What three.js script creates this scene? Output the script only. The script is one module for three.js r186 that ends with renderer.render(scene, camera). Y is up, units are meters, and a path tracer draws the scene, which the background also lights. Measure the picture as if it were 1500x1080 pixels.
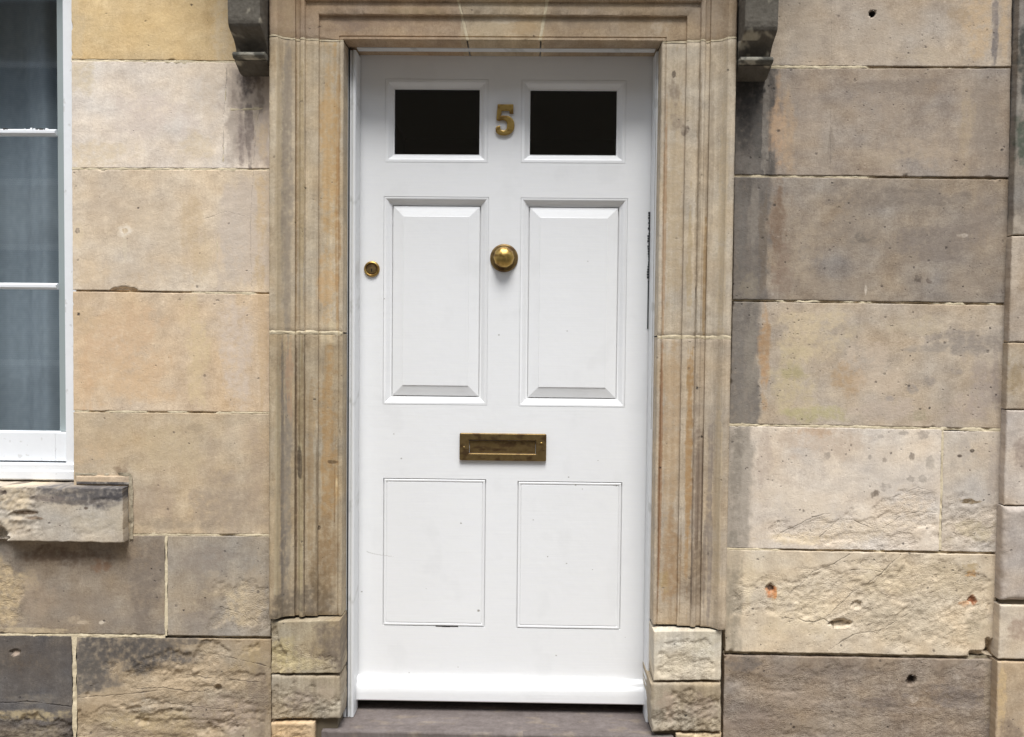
import * as THREE from 'three';
import { FontLoader } from 'three/addons/loaders/FontLoader.js';
import { TextGeometry } from 'three/addons/geometries/TextGeometry.js';
import { RoundedBoxGeometry } from 'three/addons/geometries/RoundedBoxGeometry.js';
import { mergeGeometries, toCreasedNormals } from 'three/addons/utils/BufferGeometryUtils.js';

// ---------- camera, sky, light, exposure ----------
const scene = new THREE.Scene();
const camera = new THREE.PerspectiveCamera(45.1145, 1500 / 1080, 0.05, 200);
const D2R = Math.PI / 180;
camera.position.set(0, 1.2705, 2.6);
camera.rotation.set(-2.015 * D2R, 0.947 * D2R, 0.582 * D2R, 'YXZ');
const renderer = new THREE.WebGLRenderer({ antialias: true });
renderer.toneMapping = THREE.LinearToneMapping;
renderer.toneMappingExposure = 1.55;
renderer.shadowMap.enabled = true;
{
  const w = 128, h = 64, d = new Float32Array(w * h * 4);            // plain overcast: brighter towards the zenith
  for (let j = 0; j < h; j++) for (let i = 0; i < w; i++) {
    const e = Math.max(0, ((j + 0.5) / h - 0.5) * Math.PI), L = 1.0 * (1 + 2 * Math.sin(e)) / 3;
    d.set([L * 0.90, L * 0.98, L * 1.12, 1], (j * w + i) * 4);
  }
  const sky = new THREE.DataTexture(d, w, h, THREE.RGBAFormat, THREE.FloatType);
  sky.mapping = THREE.EquirectangularReflectionMapping; sky.magFilter = THREE.LinearFilter; sky.needsUpdate = true;
  scene.background = sky; scene.environment = sky;
}
const sun = new THREE.DirectionalLight(new THREE.Color(1, 0.99, 0.975), 3.0);   // the bright part of the cloud, high over the street
sun.position.set(0.35, 10.0, 4.2); sun.target.position.set(-0.1, 1.1, 0);
sun.castShadow = true; sun.shadow.radius = 45; sun.shadow.mapSize.set(2048, 2048);
Object.assign(sun.shadow.camera, { left: -5, right: 5, top: 5, bottom: -5, near: 0.1, far: 30 });
scene.add(sun, sun.target);

// ---------- noise ----------
const PERM = new Uint8Array(512);
{ let s = 20231; const r = () => (s = (s * 1664525 + 1013904223) >>> 0) / 4294967296;
  const p = Array.from({ length: 256 }, (_, i) => i); for (let i = 255; i > 0; i--) { const j = Math.floor(r() * (i + 1)); [p[i], p[j]] = [p[j], p[i]]; }
  for (let i = 0; i < 512; i++) PERM[i] = p[i & 255]; }
const GX = [], GY = []; for (let i = 0; i < 16; i++) { GX.push(Math.cos(i * Math.PI / 8)); GY.push(Math.sin(i * Math.PI / 8)); }
function noise(x, y) {
  const xi = Math.floor(x), yi = Math.floor(y), fx = x - xi, fy = y - yi, X = xi & 255, Y = yi & 255;
  const u = fx * fx * fx * (fx * (fx * 6 - 15) + 10), v = fy * fy * fy * (fy * (fy * 6 - 15) + 10);
  const g = (h, a, b) => GX[h & 15] * a + GY[h & 15] * b;
  const A = PERM[X] + Y, B = PERM[X + 1] + Y;
  const n0 = g(PERM[A], fx, fy), n1 = g(PERM[B], fx - 1, fy), n2 = g(PERM[A + 1], fx, fy - 1), n3 = g(PERM[B + 1], fx - 1, fy - 1);
  return 1.5 * (n0 + u * (n1 - n0) + v * (n2 - n0 + u * (n3 - n2 - n1 + n0)));
}
function fbm(x, y, o = 4) { let a = 0.5, s = 0; for (let i = 0; i < o; i++) { s += a * noise(x, y); x = x * 2.03 + 17.1; y = y * 2.03 - 9.7; a *= 0.5; } return s; }
function rng(seed) { let s = seed >>> 0; return () => { s = (s + 0x6d2b79f5) >>> 0; let t = s; t = Math.imul(t ^ (t >>> 15), t | 1); t ^= t + Math.imul(t ^ (t >>> 7), t | 61); return ((t ^ (t >>> 14)) >>> 0) / 4294967296; }; }
const clamp = (v, a = 0, b = 1) => Math.min(b, Math.max(a, v));
const smooth = (a, b, v) => { const t = clamp((v - a) / (b - a)); return t * t * (3 - 2 * t); };
const ragged = (x, y, cx, cy, rx, ry, wob = 0.55, fine = 0.30) => Math.hypot((x - cx) / rx, (y - cy) / ry) + wob * fbm(x * 16 + cx * 31, y * 16 + cy * 17, 4) + wob * fbm((x - cx) / Math.max(rx, 0.010) * 1.2 + cx * 57, (y - cy) / Math.max(ry, 0.010) * 1.2 + cy * 43, 3) + fine * fbm(x * 90, y * 90 + cx * 11, 3);

// ---------- the stonework, measured in metres on the face of the wall ----------
const LEFT_STONES = [   // corners: top left, top right, bottom right, bottom left (metres); c: stone colour (sRGB)
  { id: 'L1', c: [212, 186, 136], pits: 0.25, q: [[-1.338, 2.357], [-0.755, 2.359], [-0.755, 2.066], [-1.340, 2.069]] },
  { id: 'L2', c: [222, 209, 187], pits: 0.15, q: [[-1.340, 2.065], [-0.755, 2.062], [-0.755, 1.756], [-1.341, 1.754]] },
  { id: 'L3', c: [208, 191, 162], pits: 0.25, q: [[-1.341, 1.750], [-0.755, 1.752], [-0.755, 1.394], [-1.341, 1.397]] },
  { id: 'L4', c: [205, 183, 149], pits: 0.6, q: [[-1.341, 1.393], [-0.755, 1.390], [-0.755, 1.042], [-1.342, 1.040]] },
  { id: 'L5', c: [188, 170, 138], pits: 0.5, q: [[-1.342, 1.036], [-0.755, 1.038], [-0.755, 0.679], [-1.342, 0.673]] },
  { id: 'L6', c: [141, 129, 108], pits: 0.4, q: [[-1.770, 0.661], [-1.070, 0.671], [-1.071, 0.373], [-1.774, 0.368]] },
  { id: 'L7', c: [157, 147, 127], pits: 0.8, q: [[-1.062, 0.671], [-0.755, 0.673], [-0.754, 0.372], [-1.063, 0.371]] },
  { id: 'L8', c: [94, 89, 79], pits: 0.4, q: [[-1.774, 0.362], [-1.351, 0.365], [-1.352, -0.088], [-1.780, -0.096]] },
  { id: 'L9', c: [160, 145, 117], pits: 0.8, q: [[-1.337, 0.361], [-0.752, 0.364], [-0.752, -0.077], [-1.340, -0.088]] },
];
const RIGHT_STONES = [
  { id: 'R1', c: [174, 159, 138], pits: 0.7, q: [[0.589, 2.363], [1.377, 2.366], [1.383, 2.061], [0.594, 2.061]] },
  { id: 'R2', c: [154, 140, 122], pits: 0.9, q: [[0.594, 2.053], [1.381, 2.057], [1.386, 1.746], [0.596, 1.748]] },
  { id: 'R3', c: [147, 134, 116], pits: 0.8, q: [[0.596, 1.742], [1.385, 1.740], [1.387, 1.384], [0.599, 1.387]] },
  { id: 'R4', c: [178, 163, 141], pits: 1, q: [[0.599, 1.381], [1.385, 1.378], [1.388, 1.019], [0.594, 1.024]] },
  { id: 'R5', c: [209, 196, 177], pits: 0.8, q: [[0.594, 1.018], [1.213, 1.015], [1.214, 0.656], [0.593, 0.657]] },
  { id: 'R6', c: [192, 180, 162], pits: 1.2, q: [[1.217, 1.011], [1.388, 1.011], [1.389, 0.655], [1.220, 0.656]] },
  { id: 'R7', c: [202, 186, 159], pits: 1.2, q: [[0.591, 0.653], [1.387, 0.649], [1.384, 0.347], [0.595, 0.349]] },
  { id: 'R8', c: [142, 128, 110], pits: 0.7, q: [[0.593, 0.338], [1.382, 0.337], [1.389, -0.036], [0.594, -0.051]] },
];
const PLINTHS = [
  { id: 'p1', c: [160, 146, 120], pits: 0.5, q: [[-0.739, 0.434], [-0.535, 0.442], [-0.534, 0.284], [-0.739, 0.279]] },
  { id: 'p2', c: [158, 146, 125], pits: 0.6, q: [[-0.739, 0.275], [-0.534, 0.276], [-0.534, 0.148], [-0.739, 0.141]] },
  { id: 'p3', c: [190, 165, 130], pits: 0.6, q: [[-0.739, 0.135], [-0.608, 0.137], [-0.608, -0.040], [-0.739, -0.043]] },
  { id: 'p4', c: [202, 190, 168], pits: 0.5, q: [[0.376, 0.424], [0.573, 0.429], [0.574, 0.282], [0.378, 0.277]] },
  { id: 'p5', c: [162, 148, 125], pits: 0.6, q: [[0.368, 0.271], [0.574, 0.275], [0.577, 0.130], [0.376, 0.126]] },
  { id: 'p6', c: [190, 170, 137], pits: 0.6, q: [[0.446, 0.121], [0.579, 0.124], [0.581, -0.018], [0.448, -0.020]] },
];
const LEFT_STAINS = [   // x, y, rx, ry, colour, strength: stains, lichen and colour bands in the stone
  [-0.815, 1.991, 0.072, 0.068, [190, 176, 156], 0.9, 1],
  [-0.823, 1.841, 0.072, 0.088, [182, 168, 149], 0.9, 1],
  [-0.832, 1.571, 0.080, 0.180, [199, 185, 164], 0.8, 1],
  [-1.107, 2.162, 0.180, 0.080, [218, 190, 134], 0.5],
  [-0.897, 2.144, 0.036, 0.140, [214, 196, 160], 0.7],
  [-1.328, 2.122, 0.028, 0.120, [205, 185, 145], 0.5],
  [-1.118, 1.906, 0.140, 0.080, [210, 196, 178], 0.75],
  [-1.270, 1.786, 0.120, 0.050, [216, 198, 164], 0.7],
  [-0.947, 1.966, 0.050, 0.090, [208, 192, 166], 0.6],
  [-0.968, 1.818, 0.060, 0.050, [214, 196, 162], 0.6],
  [-1.308, 2.024, 0.050, 0.060, [208, 190, 150], 0.5],
  [-0.821, 1.997, 0.036, 0.048, [112, 103, 92], 0.85],
  [-0.857, 1.947, 0.020, 0.044, [150, 138, 122], 0.6],
  [-0.787, 1.967, 0.016, 0.056, [140, 128, 112], 0.7],
  [-0.843, 1.849, 0.018, 0.080, [142, 130, 117], 0.9],
  [-0.819, 1.859, 0.012, 0.096, [134, 123, 110], 0.8],
  [-0.867, 1.849, 0.012, 0.080, [192, 180, 160], 0.6],
  [-0.779, 1.819, 0.018, 0.090, [202, 182, 148], 0.8],
  [-0.795, 1.888, 0.010, 0.040, [205, 190, 160], 0.6],
  [-1.230, 1.647, 0.080, 0.070, [196, 178, 150], 0.6],
  [-1.089, 1.589, 0.100, 0.080, [200, 184, 156], 0.6],
  [-0.989, 1.570, 0.036, 0.160, [196, 174, 136], 0.55],
  [-0.948, 1.490, 0.028, 0.080, [206, 186, 148], 0.5],
  [-1.282, 1.447, 0.060, 0.050, [208, 186, 150], 0.5],
  [-1.130, 1.449, 0.120, 0.040, [202, 188, 164], 0.6],
  [-1.184, 1.572, 0.022, 0.018, [226, 214, 190], 0.95],
  [-1.184, 1.572, 0.008, 0.007, [196, 176, 142], 1],
  [-1.324, 1.557, 0.022, 0.044, [216, 198, 164], 0.8],
  [-1.326, 1.571, 0.008, 0.008, [120, 108, 92], 0.9],
  [-1.185, 1.528, 0.006, 0.050, [216, 202, 172], 0.5],
  [-0.783, 1.651, 0.022, 0.120, [200, 178, 140], 0.85],
  [-0.858, 1.531, 0.040, 0.120, [198, 186, 166], 0.6],
  [-0.791, 1.452, 0.020, 0.056, [196, 174, 136], 0.8],
  [-1.192, 1.247, 0.160, 0.120, [206, 178, 140], 0.9],
  [-1.172, 1.126, 0.140, 0.076, [208, 180, 140], 0.8],
  [-0.973, 1.219, 0.044, 0.180, [208, 187, 146], 0.85],
  [-0.858, 1.231, 0.060, 0.180, [205, 189, 166], 0.9],
  [-0.779, 1.211, 0.018, 0.180, [196, 172, 134], 0.8],
  [-1.304, 1.125, 0.028, 0.120, [205, 172, 130], 0.5],
  [-1.293, 1.307, 0.060, 0.044, [204, 180, 140], 0.5],
  [-1.255, 0.964, 0.080, 0.070, [184, 165, 132], 0.6],
  [-1.051, 0.946, 0.140, 0.080, [192, 174, 138], 0.7],
  [-0.980, 0.997, 0.028, 0.018, [158, 142, 114], 0.6],
  [-0.929, 0.886, 0.036, 0.140, [172, 154, 126], 0.5],
  [-1.103, 0.772, 0.080, 0.070, [170, 152, 126], 0.7],
  [-0.889, 0.765, 0.120, 0.090, [160, 145, 122], 0.75],
  [-0.797, 0.868, 0.032, 0.160, [168, 150, 124], 0.6],
  [-1.286, 0.912, 0.050, 0.040, [200, 176, 138], 0.6],
  [-0.828, 0.969, 0.050, 0.060, [190, 172, 144], 0.5],
  [-1.194, 0.863, 0.028, 0.018, [130, 110, 84], 0.6],
  [-1.032, 0.702, 0.120, 0.020, [150, 136, 112], 0.6],
  [-1.545, 0.489, 0.068, 0.110, [192, 172, 132], 0.85],
  [-1.459, 0.470, 0.060, 0.096, [160, 144, 120], 0.6],
  [-1.124, 0.537, 0.064, 0.160, [120, 110, 94], 0.7],
  [-1.370, 0.605, 0.180, 0.032, [98, 82, 62], 0.75],
  [-1.257, 0.576, 0.036, 0.024, [128, 98, 70], 0.6],
  [-1.319, 0.452, 0.140, 0.060, [144, 132, 112], 0.6],
  [-1.344, 0.414, 0.018, 0.014, [176, 160, 132], 0.8],
  [-1.316, 0.406, 0.020, 0.006, [190, 174, 146], 0.8],
  [-1.262, 0.407, 0.008, 0.006, [206, 194, 170], 0.9],
  [-1.505, 0.377, 0.120, 0.012, [196, 178, 140], 0.7],
  [-0.950, 0.601, 0.100, 0.056, [142, 131, 114], 0.6],
  [-0.848, 0.469, 0.092, 0.072, [192, 176, 143], 0.9],
  [-0.797, 0.521, 0.040, 0.120, [166, 152, 126], 0.6],
  [-0.971, 0.416, 0.072, 0.036, [140, 130, 114], 0.6],
  [-0.920, 0.540, 0.040, 0.028, [170, 156, 130], 0.5],
  [-1.465, 0.274, 0.160, 0.120, [84, 80, 72], 0.7],
  [-1.466, 0.172, 0.116, 0.016, [116, 110, 96], 0.8],
  [-1.487, 0.122, 0.140, 0.024, [172, 157, 120], 0.9],
  [-1.477, 0.056, 0.140, 0.044, [128, 118, 96], 0.9],
  [-1.522, 0.308, 0.012, 0.010, [170, 152, 130], 0.8],
  [-1.197, 0.330, 0.220, 0.080, [84, 80, 71], 0.97],
  [-1.300, 0.256, 0.080, 0.068, [92, 88, 78], 0.9],
  [-1.259, 0.226, 0.080, 0.028, [104, 98, 86], 0.8],
  [-1.043, 0.353, 0.100, 0.020, [96, 90, 78], 0.7],
  [-0.951, 0.262, 0.140, 0.052, [180, 162, 130], 0.9],
  [-1.054, 0.208, 0.160, 0.032, [178, 160, 128], 0.85],
  [-0.807, 0.305, 0.052, 0.060, [166, 148, 110], 0.8],
  [-1.198, 0.175, 0.140, 0.028, [182, 164, 132], 0.9],
  [-0.890, 0.128, 0.120, 0.080, [150, 136, 116], 0.8],
  [-1.116, 0.104, 0.160, 0.044, [160, 143, 106], 0.7],
  [-1.240, 0.077, 0.100, 0.024, [134, 120, 96], 0.7],
  [-0.787, 0.192, 0.032, 0.120, [120, 108, 90], 0.6],
];
const RIGHT_STAINS = [   // the same right of the door
  [0.633, 1.901, 0.076, 0.300, [86, 81, 73], 1, 1],
  [0.631, 1.563, 0.072, 0.320, [110, 103, 93], 1, 1],
  [0.626, 1.202, 0.066, 0.320, [122, 115, 104], 1, 1],
  [0.619, 0.866, 0.054, 0.400, [156, 147, 132], 0.85, 1],
  [0.599, 0.562, 0.048, 0.280, [168, 157, 136], 0.6, 1],
  [0.639, 1.784, 0.060, 0.048, [112, 105, 95], 0.8],
  [0.637, 1.697, 0.052, 0.052, [98, 92, 83], 0.85],
  [0.630, 1.415, 0.048, 0.048, [122, 114, 102], 0.7],
  [0.628, 1.325, 0.044, 0.060, [112, 105, 95], 0.7],
  [0.625, 1.046, 0.040, 0.044, [138, 130, 116], 0.7],
  [0.623, 0.966, 0.036, 0.060, [138, 130, 116], 0.7],
  [0.639, 1.995, 0.052, 0.044, [56, 54, 49], 0.95],
  [0.621, 1.907, 0.028, 0.120, [66, 63, 57], 0.9],
  [0.657, 1.858, 0.020, 0.100, [92, 88, 80], 0.8],
  [0.684, 1.878, 0.012, 0.140, [150, 142, 128], 0.7],
  [0.643, 1.780, 0.052, 0.032, [116, 110, 100], 0.7],
  [0.617, 1.583, 0.020, 0.180, [112, 107, 98], 0.7],
  [0.654, 1.603, 0.018, 0.160, [140, 132, 118], 0.7],
  [0.683, 1.564, 0.012, 0.160, [112, 100, 84], 0.7],
  [0.640, 1.425, 0.032, 0.040, [142, 132, 112], 0.6],
  [0.618, 1.226, 0.018, 0.180, [122, 116, 106], 0.7],
  [0.654, 1.226, 0.020, 0.160, [146, 138, 122], 0.6],
  [0.621, 0.866, 0.020, 0.140, [142, 134, 120], 0.7],
  [0.648, 0.886, 0.018, 0.140, [172, 162, 146], 0.6],
  [0.614, 0.684, 0.020, 0.040, [132, 126, 112], 0.6],
  [0.792, 2.171, 0.080, 0.120, [180, 165, 143], 0.6],
  [0.987, 2.152, 0.120, 0.090, [176, 162, 142], 0.5],
  [1.282, 2.173, 0.052, 0.110, [188, 164, 130], 0.85],
  [1.360, 2.173, 0.018, 0.110, [190, 166, 132], 0.75],
  [1.332, 2.192, 0.010, 0.100, [132, 122, 112], 0.9],
  [1.333, 2.115, 0.008, 0.050, [120, 112, 104], 0.8],
  [1.219, 2.211, 0.040, 0.020, [160, 140, 112], 0.6],
  [1.145, 2.095, 0.100, 0.024, [184, 168, 142], 0.6],
  [0.982, 2.210, 0.008, 0.008, [18, 16, 14], 1],
  [0.719, 1.898, 0.024, 0.144, [178, 150, 119], 0.9],
  [0.749, 1.878, 0.024, 0.120, [178, 152, 120], 0.6],
  [0.806, 1.937, 0.048, 0.100, [168, 152, 132], 0.5],
  [0.858, 1.820, 0.020, 0.080, [150, 138, 120], 0.5],
  [1.065, 2.007, 0.140, 0.028, [136, 123, 107], 0.8],
  [0.993, 1.938, 0.100, 0.072, [156, 140, 120], 0.5],
  [1.315, 1.901, 0.056, 0.160, [142, 129, 112], 0.8],
  [1.258, 1.881, 0.024, 0.120, [170, 152, 124], 0.6],
  [1.132, 1.822, 0.120, 0.052, [172, 154, 130], 0.6],
  [1.035, 1.802, 0.120, 0.036, [176, 160, 136], 0.5],
  [0.872, 1.830, 0.008, 0.068, [138, 126, 110], 0.8],
  [0.721, 1.603, 0.030, 0.140, [122, 102, 82], 0.85],
  [0.806, 1.525, 0.052, 0.100, [168, 152, 128], 0.6],
  [0.748, 1.465, 0.040, 0.080, [134, 116, 98], 0.6],
  [1.038, 1.684, 0.220, 0.040, [124, 113, 99], 0.7],
  [1.178, 1.568, 0.140, 0.080, [128, 117, 104], 0.75],
  [0.942, 1.605, 0.080, 0.072, [136, 124, 108], 0.6],
  [0.887, 1.427, 0.120, 0.036, [160, 146, 126], 0.5],
  [1.280, 1.431, 0.060, 0.044, [150, 136, 118], 0.5],
  [1.313, 1.628, 0.060, 0.100, [134, 122, 108], 0.6],
  [0.962, 1.566, 0.040, 0.018, [108, 100, 88], 0.6],
  [1.132, 1.453, 0.010, 0.010, [96, 86, 74], 0.8],
  [1.164, 1.445, 0.008, 0.008, [104, 92, 80], 0.8],
  [1.256, 1.578, 0.016, 0.006, [190, 178, 160], 0.7],
  [0.982, 1.418, 0.004, 0.018, [206, 194, 174], 0.8],
  [0.694, 1.207, 0.018, 0.160, [176, 142, 104], 0.85],
  [0.697, 1.266, 0.016, 0.060, [160, 132, 98], 0.7],
  [0.831, 1.288, 0.120, 0.072, [200, 182, 148], 0.85],
  [0.774, 1.148, 0.072, 0.096, [192, 176, 140], 0.8],
  [0.784, 1.172, 0.040, 0.032, [168, 156, 116], 0.8],
  [0.938, 1.160, 0.052, 0.056, [174, 148, 114], 0.8],
  [0.836, 1.059, 0.100, 0.032, [176, 166, 122], 0.75],
  [1.011, 1.190, 0.080, 0.100, [196, 178, 154], 0.7],
  [1.033, 1.071, 0.120, 0.040, [186, 170, 152], 0.6],
  [1.284, 1.273, 0.120, 0.040, [140, 130, 118], 0.75],
  [1.206, 1.252, 0.140, 0.020, [152, 142, 128], 0.6],
  [1.328, 1.134, 0.060, 0.100, [164, 150, 136], 0.7],
  [1.143, 1.052, 0.036, 0.018, [158, 146, 118], 0.7],
  [1.126, 1.311, 0.120, 0.032, [184, 168, 140], 0.6],
  [1.270, 1.074, 0.080, 0.040, [176, 160, 144], 0.5],
  [1.123, 1.132, 0.018, 0.016, [146, 136, 124], 0.7],
  [1.173, 1.156, 0.020, 0.014, [148, 138, 126], 0.7],
  [1.062, 1.101, 0.014, 0.010, [158, 148, 136], 0.6],
  [1.248, 1.183, 0.016, 0.012, [146, 136, 124], 0.5],
  [1.366, 1.154, 0.016, 0.120, [140, 128, 116], 0.6],
  [0.857, 0.969, 0.160, 0.044, [194, 176, 154], 0.75],
  [0.847, 1.003, 0.060, 0.016, [186, 156, 124], 0.6],
  [0.699, 0.927, 0.028, 0.100, [182, 166, 148], 0.6],
  [0.802, 0.787, 0.120, 0.060, [216, 202, 180], 0.7],
  [1.038, 0.891, 0.120, 0.080, [206, 194, 176], 0.5],
  [1.053, 0.843, 0.016, 0.012, [160, 150, 136], 0.8],
  [1.024, 0.823, 0.012, 0.012, [128, 116, 100], 0.9],
  [1.127, 0.868, 0.010, 0.010, [158, 148, 134], 0.8],
  [1.161, 0.869, 0.010, 0.010, [162, 152, 138], 0.7],
  [1.049, 0.923, 0.008, 0.008, [150, 138, 122], 0.8],
  [1.128, 0.936, 0.008, 0.010, [140, 128, 112], 0.8],
  [1.180, 0.913, 0.012, 0.018, [172, 162, 146], 0.7],
  [0.882, 0.933, 0.008, 0.008, [160, 148, 132], 0.8],
  [1.005, 0.931, 0.006, 0.008, [160, 150, 136], 0.7],
  [1.158, 0.999, 0.020, 0.012, [166, 154, 138], 0.7],
  [1.102, 1.002, 0.016, 0.006, [160, 150, 136], 0.7],
  [1.035, 0.991, 0.010, 0.006, [168, 158, 144], 0.6],
  [0.982, 0.719, 0.180, 0.048, [216, 199, 172], 0.7],
  [1.120, 0.792, 0.072, 0.044, [214, 196, 170], 0.7],
  [0.824, 0.687, 0.120, 0.016, [212, 192, 156], 0.6],
  [1.283, 0.954, 0.040, 0.052, [176, 166, 152], 0.6],
  [1.364, 0.895, 0.020, 0.080, [168, 156, 142], 0.6],
  [1.298, 0.804, 0.032, 0.008, [128, 108, 76], 0.85],
  [1.310, 0.718, 0.072, 0.040, [196, 182, 150], 0.6],
  [1.301, 0.954, 0.008, 0.006, [70, 62, 52], 0.9],
  [1.266, 0.938, 0.008, 0.005, [80, 70, 60], 0.8],
  [0.620, 0.502, 0.024, 0.160, [150, 140, 120], 0.8],
  [0.667, 0.563, 0.040, 0.080, [214, 198, 166], 0.6],
  [0.829, 0.464, 0.120, 0.080, [212, 195, 162], 0.6],
  [1.066, 0.569, 0.120, 0.060, [208, 191, 158], 0.6],
  [1.128, 0.449, 0.160, 0.080, [188, 174, 148], 0.75],
  [1.264, 0.572, 0.100, 0.060, [190, 174, 144], 0.7],
  [1.328, 0.431, 0.052, 0.060, [180, 166, 138], 0.6],
  [0.925, 0.608, 0.080, 0.028, [214, 198, 172], 0.6],
  [0.727, 0.532, 0.016, 0.016, [176, 110, 64], 0.9],
  [0.736, 0.520, 0.010, 0.018, [206, 140, 84], 0.8],
  [0.723, 0.540, 0.008, 0.008, [70, 56, 44], 0.9],
  [1.316, 0.512, 0.014, 0.012, [140, 82, 48], 0.9],
  [1.296, 0.500, 0.020, 0.010, [190, 140, 96], 0.6],
  [1.313, 0.593, 0.016, 0.010, [190, 142, 88], 0.7],
  [1.307, 0.609, 0.024, 0.012, [160, 136, 92], 0.5],
  [0.651, 0.309, 0.060, 0.024, [112, 103, 92], 0.8],
  [0.873, 0.292, 0.220, 0.020, [130, 118, 104], 0.6],
  [0.794, 0.219, 0.120, 0.032, [156, 140, 120], 0.6],
  [1.035, 0.203, 0.100, 0.018, [118, 107, 96], 0.6],
  [1.135, 0.184, 0.080, 0.012, [166, 152, 136], 0.6],
  [1.274, 0.227, 0.120, 0.036, [122, 112, 102], 0.7],
  [0.695, 0.136, 0.100, 0.052, [132, 118, 104], 0.6],
  [0.956, 0.130, 0.180, 0.032, [152, 138, 118], 0.6],
  [1.154, 0.215, 0.016, 0.012, [182, 168, 150], 0.7],
  [1.312, 0.299, 0.060, 0.020, [154, 138, 120], 0.6],
  [1.143, 0.270, 0.014, 0.016, [34, 28, 24], 0.95],
  [1.369, 0.249, 0.012, 0.080, [164, 150, 126], 0.6],
];
const WORN = [   // x, y, rx, ry, depth, kind, stone: where the face has flaked, pitted or worn into beds
  [-0.951, 0.210, 0.250, 0.124, 0.0065, 'bed', 'L9'],
  [-1.157, 0.103, 0.260, 0.080, 0.006, 'bed', 'L9'],
  [-1.488, 0.045, 0.240, 0.092, 0.01, 'bed', 'L8'],
  [-0.844, 0.463, 0.092, 0.080, 0.0022, 'flake', 'L7'],
  [-0.797, 0.429, 0.052, 0.040, 0.002, 'rough', 'L7'],
  [-1.556, 0.469, 0.064, 0.120, 0.003, 'rough', 'L6'],
  [-1.522, 0.314, 0.018, 0.008, 0.006, 'flake', 'L8'],
  [0.992, 0.714, 0.224, 0.052, 0.0022, 'flake', 'R5'],
  [1.120, 0.782, 0.092, 0.060, 0.002, 'flake', 'R5'],
  [1.043, 0.680, 0.160, 0.032, 0.0018, 'flake', 'R5'],
  [1.310, 0.724, 0.092, 0.080, 0.004, 'rough', 'R6'],
  [1.298, 0.800, 0.030, 0.010, 0.006, 'rough', 'R6'],
  [1.048, 0.488, 0.380, 0.132, 0.0036, 'rough', 'R7'],
  [0.897, 0.526, 0.120, 0.068, 0.0028, 'flake', 'R7'],
  [1.206, 0.531, 0.160, 0.100, 0.003, 'flake', 'R7'],
  [0.933, 0.438, 0.032, 0.012, 0.016, 'flake', 'R7'],
  [0.978, 0.493, 0.018, 0.012, 0.008, 'flake', 'R7'],
  [1.385, 0.372, 0.028, 0.032, 0.03, 'flake', 'R7'],
  [1.346, 0.355, 0.040, 0.010, 0.02, 'flake', 'R7'],
  [0.723, 0.540, 0.012, 0.012, 0.008, 'flake', 'R7'],
  [1.316, 0.512, 0.012, 0.010, 0.006, 'flake', 'R7'],
  [0.995, 0.182, 0.480, 0.160, 0.0035, 'bed', 'R8'],
  [1.143, 0.270, 0.014, 0.016, 0.02, 'flake', 'R8'],
  [0.982, 2.210, 0.008, 0.008, 0.02, 'flake', 'R1'],
  [-0.648, 0.318, 0.096, 0.052, 0.005, 'bed', 'p1'],
  [-0.726, 0.338, 0.024, 0.080, 0.006, 'flake', 'p1'],
  [-0.644, 0.174, 0.120, 0.068, 0.006, 'rough', 'p2'],
  [-0.684, 0.070, 0.080, 0.060, 0.007, 'rough', 'p3'],
  [0.482, 0.337, 0.104, 0.068, 0.005, 'bed', 'p4'],
  [0.481, 0.173, 0.110, 0.072, 0.008, 'rough', 'p5'],
  [0.515, 0.071, 0.080, 0.060, 0.007, 'rough', 'p6'],
  [-0.914, 0.213, 0.012, 0.010, 0.012, 'flake', 'L9'],
  [-1.191, 1.396, 0.040, 0.010, 0.008, 'flake', 'L3'],
];
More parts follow.
